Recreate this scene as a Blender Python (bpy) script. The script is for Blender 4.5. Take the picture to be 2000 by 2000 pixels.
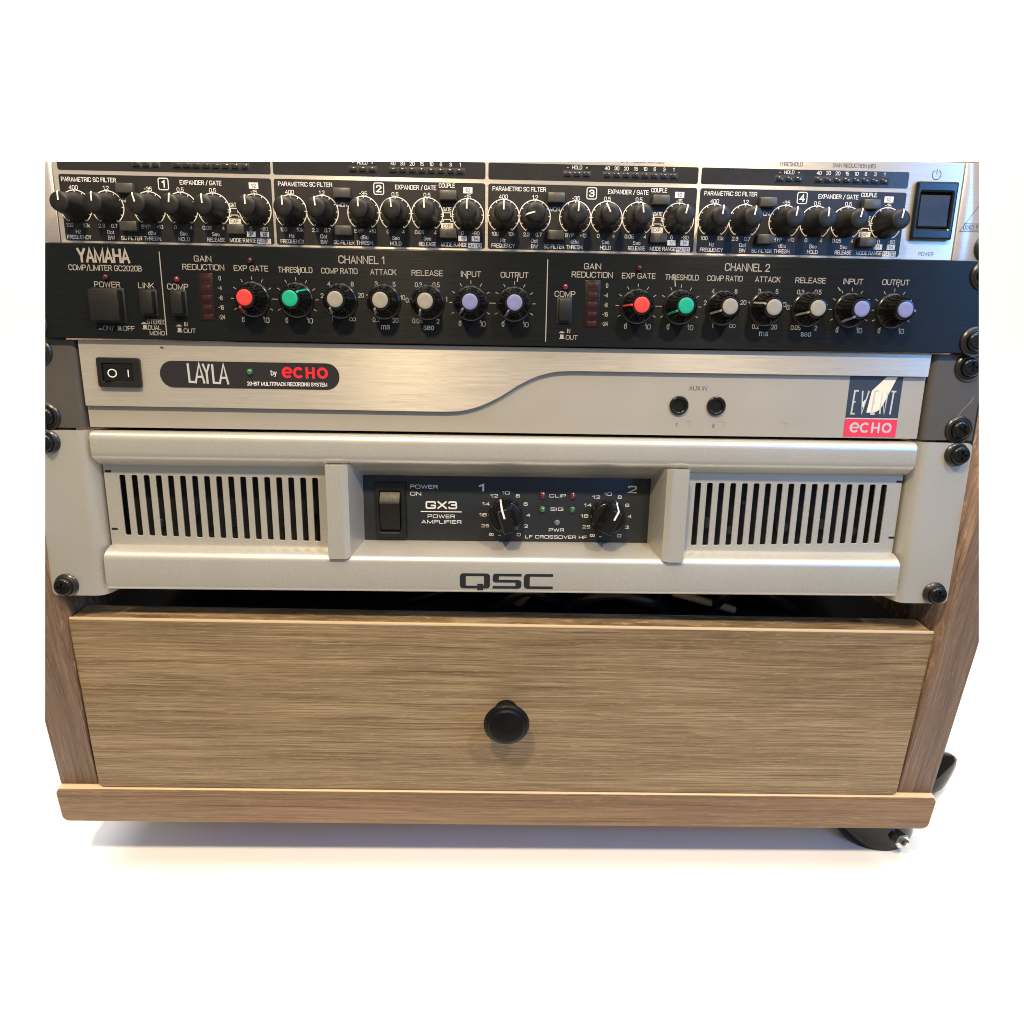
import bpy, bmesh, math, random
from mathutils import Vector, Matrix
random.seed(7)
S = 0.001                                    # everything below is written in millimetres
sc = bpy.context.scene
for o in list(bpy.data.objects): bpy.data.objects.remove(o)
COL = sc.collection

# ------------------------------------------------------------------ camera
CAM = Vector((-5.70763, -318.27347, 183.70828)); CR = Vector((0.99968937, -0.0159309, 0.01916667))
CU = Vector((-0.01196607, 0.36779886, 0.92982838)); CF = Vector((0.02186248, 0.9297689, -0.36749398)); FPX = 1370.87
cd = bpy.data.cameras.new('camera'); cam = bpy.data.objects.new('camera', cd); COL.objects.link(cam)
cd.lens = FPX/2000*36; cd.sensor_width = 36; cd.sensor_fit = 'HORIZONTAL'; cd.clip_start = .01; cd.clip_end = 20
m = Matrix.Identity(4)
for i in range(3):
    m[i][0] = CR[i]; m[i][1] = CU[i]; m[i][2] = -CF[i]; m[i][3] = CAM[i]*S
cam.matrix_world = m; sc.camera = cam

# ------------------------------------------------------------------ light
w = bpy.data.worlds.new('World'); sc.world = w; w.use_nodes = True
bg = w.node_tree.nodes['Background']; bg.inputs[0].default_value = (1, .95, .86, 1); bg.inputs[1].default_value = .26
def area(name, loc, target, size, power, color, shape='DISK', sy=None, spread=180):
    l = bpy.data.lights.new(name, 'AREA'); l.shape = shape; l.size = size; l.energy = power; l.color = color
    if sy: l.size_y = sy
    l.spread = math.radians(spread)
    o = bpy.data.objects.new(name, l); COL.objects.link(o); o.location = loc
    o.rotation_euler = (Vector(target)-Vector(loc)).to_track_quat('-Z', 'Y').to_euler(); return o
area('warm_ceiling_lamp', (-.16, -.47, .84), (-.1, .05, 0), .07, 8.8, (1, .79, .50))
area('second_ceiling_lamp', (.345, -.47, .84), (.1, .05, 0), .06, 5.4, (1, .86, .70))
area('added_floor_softbox', (0, .35, 1.25), (0, .25, 0), 2.2, 38, (1, .99, .97), 'RECTANGLE', 1.5)  # unseen overhead lamp, added to bring the floor and backdrop up to white
area('added_blue_haze_lamp', (.74, -.58, .52), (.20, .03, .15), .24, .6, (.08, .38, 1), 'RECTANGLE', .24, 60)  # added lamp, no real source; its blue stands in for lens haze
sc.view_settings.view_transform = 'Standard'; sc.view_settings.look = 'None'
sc.cycles.filter_width = 1.0
sc.view_settings.exposure = 0; sc.view_settings.gamma = 1; sc.view_settings.use_curve_mapping = False

# ------------------------------------------------------------------ materials
def newmat(name, color, rough=.5, metal=0, spec=.5, coat=0):
    mt = bpy.data.materials.new(name); mt.use_nodes = True
    p = mt.node_tree.nodes['Principled BSDF']
    p.inputs['Base Color'].default_value = (*color, 1); p.inputs['Roughness'].default_value = rough
    p.inputs['Metallic'].default_value = metal; p.inputs['Specular IOR Level'].default_value = spec
    p.inputs['Coat Weight'].default_value = coat
    return mt
def nd(mt, typ, **kw):
    n = mt.node_tree.nodes.new(typ)
    for k, v in kw.items():
        if k in n.inputs: n.inputs[k].default_value = v
        else: setattr(n, k, v)
    return n
def lk(mt, a, b): mt.node_tree.links.new(a, b)
def noise(mt, scale, detail=4, rough=.55, rot=None, dist=0, src=None):
    tc = nd(mt, 'ShaderNodeTexCoord'); mp = nd(mt, 'ShaderNodeMapping')
    mp.inputs['Scale'].default_value = scale
    if rot: mp.inputs['Rotation'].default_value = rot
    lk(mt, src or tc.outputs['Object'], mp.inputs['Vector'])
    n = nd(mt, 'ShaderNodeTexNoise'); n.inputs['Scale'].default_value = 1; n.inputs['Detail'].default_value = detail
    n.inputs['Roughness'].default_value = rough; n.inputs['Distortion'].default_value = dist
    lk(mt, mp.outputs[0], n.inputs['Vector']); return n
def ramp(mt, src, stops):
    r = nd(mt, 'ShaderNodeValToRGB'); cr = r.color_ramp
    while len(cr.elements) < len(stops): cr.elements.new(.5)
    for e, (p, c) in zip(cr.elements, stops):
        e.position = p; e.color = (*c, 1) if len(c) == 3 else c
    lk(mt, src, r.inputs[0]); return r
def mixc(mt, a, b, fac, mode='MIX'):
    x = nd(mt, 'ShaderNodeMix', data_type='RGBA', blend_type=mode)
    for s, v in ((6, a), (7, b), (0, fac)):
        if isinstance(v, (int, float)): x.inputs[s].default_value = v
        elif isinstance(v, tuple): x.inputs[s].default_value = (*v, 1)
        else: lk(mt, v, x.inputs[s])
    return x.outputs[2]
def bump(mt, src, strength, dist=.0002):
    b = nd(mt, 'ShaderNodeBump'); b.inputs['Strength'].default_value = strength; b.inputs['Distance'].default_value = dist
    lk(mt, src, b.inputs['Height']); p = mt.node_tree.nodes['Principled BSDF']; lk(mt, b.outputs[0], p.inputs['Normal']); return b
def dusty(mt, base, amount=.12, scale=60, rvar=.12, grain=900, gb=.05):
    """fine mottling of tone and gloss, and a faint grain"""
    p = mt.node_tree.nodes['Principled BSDF']
    n = noise(mt, (scale,)*3, 5, .65)
    r = ramp(mt, n.outputs[0], [(.3, tuple(c*(1-amount) for c in base)), (.7, tuple(min(1, c*(1+amount)) for c in base))])
    lk(mt, r.outputs[0], p.inputs['Base Color'])
    ro = p.inputs['Roughness'].default_value
    mr = nd(mt, 'ShaderNodeMapRange'); mr.inputs['To Min'].default_value = max(.02, ro-rvar); mr.inputs['To Max'].default_value = min(1, ro+rvar)
    n2 = noise(mt, (scale*2.7,)*3, 4, .7); lk(mt, n2.outputs[0], mr.inputs['Value']); lk(mt, mr.outputs[0], p.inputs['Roughness'])
    g = noise(mt, (grain,)*3, 2, .5); bump(mt, g.outputs[0], gb)
    return mt
def brushed(name, base, rough=.34, metal=1., amt=.16, spec=.5, bs=.25):
    mt = newmat(name, base, rough, metal, spec); p = mt.node_tree.nodes['Principled BSDF']
    a = noise(mt, (28, 30, 2600), 4, .7); b = noise(mt, (130, 30, 5200), 3, .7); c = noise(mt, (7, 7, 30), 3)
    f = mixc(mt, a.outputs[0], b.outputs[0], .45)
    r = ramp(mt, f, [(.32, tuple(x*(1-amt) for x in base)), (.68, tuple(min(1, x*(1+amt)) for x in base))])
    q = ramp(mt, c.outputs[0], [(.3, (.93, .93, .93)), (.7, (1.05, 1.04, 1.02))])
    lk(mt, mixc(mt, r.outputs[0], q.outputs[0], 1., 'MULTIPLY'), p.inputs['Base Color'])
    mr = nd(mt, 'ShaderNodeMapRange'); mr.inputs['From Min'].default_value = .3; mr.inputs['From Max'].default_value = .7
    mr.inputs['To Min'].default_value = rough-.09; mr.inputs['To Max'].default_value = rough+.12
    lk(mt, f, mr.inputs['Value']); lk(mt, mr.outputs[0], p.inputs['Roughness'])
    p.inputs['Anisotropic'].default_value = .88; p.inputs['Anisotropic Rotation'].default_value = 0
    tg = nd(mt, 'ShaderNodeCombineXYZ'); tg.inputs[2].default_value = 1       # the brushing runs sideways, so glints stretch up and down
    lk(mt, tg.outputs[0], p.inputs['Tangent'])
    bump(mt, f, bs, .00006)
    return mt
def wood(name, dark, mid, light, vertical=False, seed=0.):
    mt = newmat(name, mid, .5, 0, .35); p = mt.node_tree.nodes['Principled BSDF']
    tc = nd(mt, 'ShaderNodeTexCoord'); mp0 = nd(mt, 'ShaderNodeMapping')
    mp0.inputs['Location'].default_value = (seed, seed*.7, seed*1.3)
    if vertical: mp0.inputs['Rotation'].default_value = (0, math.pi/2, 0)
    lk(mt, tc.outputs['Object'], mp0.inputs['Vector'])
    # slow waviness of the grain
    wv = noise(mt, (9, 9, 26), 3, .5, src=mp0.outputs[0])
    wa = nd(mt, 'ShaderNodeVectorMath', operation='MULTIPLY_ADD')
    lk(mt, wv.outputs['Color'], wa.inputs[0]); wa.inputs[1].default_value = (0, 0, .0045); lk(mt, mp0.outputs[0], wa.inputs[2])
    src = wa.outputs[0]
    big = noise(mt, (2.2, 30, 62), 5, .62, src=src)
    fine = noise(mt, (14, 120, 1000), 5, .78, src=src)
    pores = noise(mt, (80, 300, 2600), 3, .75, src=src)
    dk = noise(mt, (8, 120, 800), 5, .8, src=src)
    f = mixc(mt, big.outputs[0], fine.outputs[0], .68)
    r = ramp(mt, f, [(.40, dark), (.5, mid), (.60, light)])
    pl = ramp(mt, pores.outputs[0], [(.58, (0, 0, 0)), (.66, (.85, .85, .85))])
    dd = ramp(mt, dk.outputs[0], [(.55, (0, 0, 0)), (.63, (1, 1, 1))])
    c1 = mixc(mt, r.outputs[0], tuple(min(1, x*1.28) for x in light), pl.outputs[0])
    x = nd(mt, 'ShaderNodeMath', operation='MULTIPLY'); lk(mt, dd.outputs[0], x.inputs[0]); x.inputs[1].default_value = .85
    c2 = mixc(mt, c1, tuple(v*.62 for v in dark), x.outputs[0])
    y = nd(mt, 'ShaderNodeMath', operation='MULTIPLY'); y.inputs[1].default_value = .5
    lk(mt, c2, p.inputs['Base Color'])
    h = mixc(mt, fine.outputs[0], pores.outputs[0], .5); bump(mt, h, .35, .00025)
    mr = nd(mt, 'ShaderNodeMapRange'); mr.inputs['To Min'].default_value = .38; mr.inputs['To Max'].default_value = .62
    lk(mt, fine.outputs[0], mr.inputs['Value']); lk(mt, mr.outputs[0], p.inputs['Roughness'])
    return mt
M = {}
M['floor'] = dusty(newmat('white_floor', (.93, .93, .94), .55, 0, .2), (.93, .93, .94), .006, 4, .03, 300, .0)
M['alu'] = brushed('brushed_aluminium', (.56, .51, .45), .32, .48)
M['alu_end'] = brushed('brushed_aluminium_end', (.53, .48, .45), .34, .48)
M['layla'] = brushed('brushed_champagne_aluminium', (.50, .455, .385), .36, .42, .2)
M['black_panel'] = brushed('black_brushed_panel', (.0085, .0098, .0105), .30, 0, .25, .12, .35)
M['gate_black'] = dusty(newmat('gate_black_print', (.014, .012, .012), .42, 0, .4), (.014, .012, .012), .2, 90)
M['window'] = dusty(newmat('smoked_window', (.022, .021, .020), .25, 0, .5), (.022, .021, .020), .1, 40)
M['knob'] = dusty(newmat('black_knob_plastic', (.012, .011, .010), .42, 0, .33), (.012, .011, .010), .25, 140, .12)
M['knob_gloss'] = dusty(newmat('glossy_black_plastic', (.007, .007, .007), .22, 0, .42), (.007, .007, .007), .2, 140, .08)
M['button'] = dusty(newmat('dark_button_plastic', (.055, .050, .042), .38, 0, .45), (.055, .050, .042), .25, 160)
M['white_print'] = newmat('white_print', (.72, .70, .66), .55)
M['gray_print'] = newmat('warm_gray_print', (.33, .295, .25), .55)
M['dark_print'] = newmat('dark_print', (.05, .05, .055), .55)
M['pointer'] = newmat('white_pointer', (.75, .72, .66), .5)
M['red'] = dusty(newmat('red_cap', (.66, .045, .035), .4), (.66, .045, .035), .05)
M['green'] = dusty(newmat('green_cap', (.003, .32, .19), .4), (.003, .32, .19), .05)
M['graycap'] = dusty(newmat('gray_cap', (.26, .235, .19), .45), (.26, .235, .19), .06)
M['lilac'] = dusty(newmat('lilac_cap', (.175, .18, .34), .4), (.175, .18, .34), .06)
M['meter_red'] = dusty(newmat('dark_red_meter', (.014, .005, .005), .28, 0, .4), (.014, .005, .005), .2)
M['meter_bar'] = newmat('meter_bar', (.034, .006, .007), .3)
M['led_red'] = newmat('red_led', (.05, .006, .010), .15, 0, .6, .6)
M['led_bright'] = newmat('red_led_lens', (.15, .010, .018), .12, 0, .6, .7)
M['led_green'] = newmat('green_led_lens', (.04, .15, .06), .12, 0, .6, .7)
M['led_clear'] = newmat('clear_led_lens', (.16, .15, .13), .12, 0, .6, .7)
M['led_dark'] = newmat('dark_led', (.020, .017, .017), .2, 0, .6, .3)
M['lower'] = dusty(newmat('gray_painted_metal', (.40, .365, .30), .42, .25, .4), (.40, .365, .30), .035, 25, .06, 2200, .05)
M['ear'] = dusty(newmat('dark_gray_bracket', (.085, .077, .066), .45, .2, .4), (.085, .077, .066), .08, 40, .08, 1800, .12)
def flake(name, base, rough):
    mt = newmat(name, base, rough, .5, .45); p = mt.node_tree.nodes['Principled BSDF']
    a = noise(mt, (1500,)*3, 2, .6); b = noise(mt, (22, 22, 22), 5, .6)
    r = ramp(mt, a.outputs[0], [(.35, tuple(x*.93 for x in base)), (.7, tuple(x*1.07 for x in base))])
    q = ramp(mt, b.outputs[0], [(.3, (.97, .97, .965)), (.7, (1.02, 1.02, 1.02))])
    d = noise(mt, (330, 330, 330), 3, .8); e = noise(mt, (14, 14, 14), 4, .6)
    dr_ = ramp(mt, d.outputs[0], [(.70, (0, 0, 0)), (.76, (1, 1, 1))]); er = ramp(mt, e.outputs[0], [(.48, (0, 0, 0)), (.7, (.5, .5, .5))])
    mk = mixc(mt, dr_.outputs[0], er.outputs[0], 1., 'MULTIPLY')
    c0 = mixc(mt, r.outputs[0], q.outputs[0], 1., 'MULTIPLY')
    lk(mt, mixc(mt, c0, tuple(x*.45 for x in base), mk), p.inputs['Base Color']); bump(mt, a.outputs[0], .10, .0001)
    mr = nd(mt, 'ShaderNodeMapRange'); mr.inputs['To Min'].default_value = rough-.1; mr.inputs['To Max'].default_value = rough+.12
    lk(mt, e.outputs[0], mr.inputs['Value']); lk(mt, mr.outputs[0], p.inputs['Roughness'])
    return mt
M['silver'] = flake('silver_paint', (.52, .495, .435), .35)
M['vent_silver'] = flake('vent_silver_paint', (.51, .485, .425), .42)
M['amp_black'] = dusty(newmat('amp_black_panel', (.020, .023, .026), .38, 0, .35), (.020, .023, .026), .1, 60)
M['logo_black'] = newmat('logo_black', (.012, .013, .016), .4)
M['component'] = newmat('dull_component', (.05, .052, .06), .3, .6)
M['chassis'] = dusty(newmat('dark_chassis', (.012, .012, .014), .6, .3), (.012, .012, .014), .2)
M['screw'] = dusty(newmat('black_screw', (.020, .019, .018), .25, .7, .6), (.020, .019, .018), .3, 200)
M['washer'] = dusty(newmat('black_washer', (.014, .013, .013), .30, 0, .55), (.014, .013, .013), .3, 200)
M['badge'] = newmat('badge_black', (.020, .018, .019), .32)
M['badge_blue'] = newmat('badge_navy', (.028, .040, .058), .4)
M['badge_red'] = newmat('badge_red', (.72, .035, .075), .4)
M['chrome_letter'] = newmat('chrome_letter', (.62, .60, .60), .32, .35)
M['red_letter'] = newmat('red_letter', (.70, .02, .03), .25, 0, .6)
M['cream'] = newmat('cream_print', (.74, .68, .52), .5)
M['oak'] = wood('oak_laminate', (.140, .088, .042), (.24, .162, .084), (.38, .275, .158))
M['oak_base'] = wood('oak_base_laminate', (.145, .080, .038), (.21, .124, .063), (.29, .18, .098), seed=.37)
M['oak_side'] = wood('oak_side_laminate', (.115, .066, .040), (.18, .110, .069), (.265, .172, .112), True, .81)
M['edge'] = newmat('pale_edge_highlight_band', (.72, .54, .33), .5)
M['knob_metal'] = dusty(newmat('black_bronze', (.004, .0038, .0038), .36, 0, .14), (.006, .0055, .0055), .3, 80)
M['steel'] = newmat('zinc_nut', (.6, .6, .6), .22, 1)
M['tyre'] = newmat('caster_tyre', (.03, .03, .03), .5)
M['caster'] = dusty(newmat('caster_black_enamel', (.004, .004, .0045), .10, 0, .35), (.004, .004, .0045), .3, 80, .05)
M['rubber'] = newmat('black_cable', (.015, .015, .018), .28, 0, .5)
M['tan_cable'] = newmat('tan_cable', (.40, .29, .19), .4)
M['hole'] = newmat('hole_black', (.004, .004, .005), .6)

# ------------------------------------------------------------------ object helpers
PHI = -math.atan(.15)
GEAR = Matrix.Translation(Vector((0, 16.9108*S, 0))) @ Matrix.Rotation(PHI, 4, 'X')
GX, GY, GZ = -5.7076, -358.727, 131.954        # where the equipment front was measured from
def link(name, me, parent=None, loc=None):
    o = bpy.data.objects.new(name, me); COL.objects.link(o)
    if parent is not None: o.parent = parent
    if loc: o.location = [v*S for v in loc]
    return o
def finish(me, mat, smooth=35):
    if mat is not None: me.materials.append(M[mat])
    if smooth:
        for p in me.polygons: p.use_smooth = True
        me.set_sharp_from_angle(angle=math.radians(smooth))
    return me
def mesh_from(vs, fs, mat, smooth=0):
    me = bpy.data.meshes.new('mesh'); me.from_pydata([(x*S, y*S, z*S) for x, y, z in vs], [], fs); me.update()
    return finish(me, mat, smooth)
def bm_mesh(bm, mat, smooth=35):
    bmesh.ops.recalc_face_normals(bm, faces=bm.faces)
    me = bpy.data.meshes.new('mesh'); bm.to_mesh(me); bm.free()
    return finish(me, mat, smooth)
def rbox(x0, x1, y0, y1, z0, z1, mat, bev=.3, seg=2, taper=None):
    bm = bmesh.new(); r = bmesh.ops.create_cube(bm, size=1)
    for v in bm.verts:
        v.co = Vector(((x0+x1)/2+v.co.x*(x1-x0), (y0+y1)/2+v.co.y*(y1-y0), (z0+z1)/2+v.co.z*(z1-z0)))*S
        if taper and v.co.y < (y0+y1)/2*S:
            v.co.x += -taper*S if v.co.x > (x0+x1)/2*S else taper*S
            v.co.z += -taper*S if v.co.z > (z0+z1)/2*S else taper*S
    if bev: bmesh.ops.bevel(bm, geom=list(bm.edges), offset=bev*S, segments=seg, affect='EDGES', profile=.5)
    return bm_mesh(bm, mat)
def rrect(x0, x1, z0, z1, r, n=5):
    pts = []
    for cx, cz, a0 in ((x1-r, z1-r, 0), (x0+r, z1-r, 90), (x0+r, z0+r, 180), (x1-r, z0+r, 270)):
        for i in range(n+1):
            a = math.radians(a0+90*i/n); pts.append((cx+r*math.cos(a), cz+r*math.sin(a)))
    return pts
def circle(cx, cz, r, n=32): return [(cx+r*math.cos(2*math.pi*i/n), cz+r*math.sin(2*math.pi*i/n)) for i in range(n)]
def plate(outer, holes, yf, th, mat, bev=0, smooth=35):
    """sheet of any outline with real holes; front face at y = yf, th thick"""
    cu = bpy.data.curves.new('c', 'CURVE'); cu.dimensions = '2D'; cu.fill_mode = 'BOTH'
    cu.extrude = max(0, (th/2-bev)*S); cu.bevel_depth = bev*S; cu.bevel_resolution = 1; cu.offset = -bev*S
    for pts in [outer]+list(holes):
        sp = cu.splines.new('POLY'); sp.points.add(len(pts)-1)
        for p, (x, z) in zip(sp.points, pts): p.co = (x*S, z*S, 0, 1)
        sp.use_cyclic_u = True
    o = bpy.data.objects.new('c', cu); me = bpy.data.meshes.new_from_object(o)
    me.transform(Matrix.Translation((0, (yf+th/2)*S, 0)) @ Matrix.Rotation(math.pi/2, 4, 'X'))
    bpy.data.objects.remove(o); bpy.data.curves.remove(cu)
    me.materials.clear(); return finish(me, mat, smooth)
def lathe(prof, mat, n=40, flutes=0, fd=.0, smooth=35):
    """prof: (radius, height towards the viewer); axis along -y"""
    vs, fs = [], []
    for r, h in prof:
        for i in range(n):
            a = 2*math.pi*i/n; rr = r*(1-(fd if flutes and (i % 2) and 0 < r else 0))
            vs.append((rr*math.cos(a), -h, rr*math.sin(a)))
    for k in range(len(prof)-1):
        for i in range(n):
            j = (i+1) % n; fs.append((k*n+i, k*n+j, (k+1)*n+j, (k+1)*n+i))
    fs.append(tuple(range((len(prof)-1)*n, len(prof)*n))); fs.append(tuple(range(n))[::-1])
    bm = bmesh.new(); me = mesh_from(vs, fs, None); bm.from_mesh(me)
    return bm_mesh(bm, mat, smooth)
def sweep_x(prof, x0, x1, mat, smooth=50, xf=None):
    """profile of (y, z) carried from x0 to x1"""
    vs = []
    for e, x in enumerate((x0, x1)):
        for (y, z) in prof: vs.append(((xf(e, y) if xf else x), y, z))
    n = len(prof); fs = [(i, i+1, n+i+1, n+i) for i in range(n-1)]
    fs += [tuple(range(n))[::-1], tuple(range(n, 2*n))]
    bm = bmesh.new(); bm.from_mesh(mesh_from(vs, fs, None)); return bm_mesh(bm, mat, smooth)
def sweep_z(prof, z0, z1, mat, smooth=50):
    n = len(prof); vs = [(x, y, z0) for x, y in prof]+[(x, y, z1) for x, y in prof]
    fs = [(i, i+1, n+i+1, n+i) for i in range(n-1)]+[tuple(range(n))[::-1], tuple(range(n, 2*n))]
    bm = bmesh.new(); bm.from_mesh(mesh_from(vs, fs, None)); return bm_mesh(bm, mat, smooth)
def tube(pts, r, mat, n=10, sub=8):
    P = [Vector(p) for p in pts]; out = []
    for i in range(len(P)-1):
        a, b, c, d = P[max(i-1, 0)], P[i], P[i+1], P[min(i+2, len(P)-1)]
        for k in range(sub):
            t = k/sub; out.append(.5*((2*b)+(c-a)*t+(2*a-5*b+4*c-d)*t*t+(3*b-a-3*c+d)*t**3))
    out.append(P[-1]); vs, fs = [], []
    up = Vector((0, 0, 1))
    for i, p in enumerate(out):
        d = (out[min(i+1, len(out)-1)]-out[max(i-1, 0)]).normalized(); s = d.cross(up)
        if s.length < .05: s = d.cross(Vector((0, 1, 0)))
        s.normalize(); u = s.cross(d)
        for k in range(n):
            a = 2*math.pi*k/n; vs.append(tuple(p+s*r*math.cos(a)+u*r*math.sin(a)))
    for i in range(len(out)-1):
        for k in range(n): fs.append((i*n+k, i*n+(k+1) % n, (i+1)*n+(k+1) % n, (i+1)*n+k))
    fs += [tuple(range(n))[::-1], tuple(range((len(out)-1)*n, len(out)*n))]
    return mesh_from(vs, fs, mat, 60)

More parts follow.
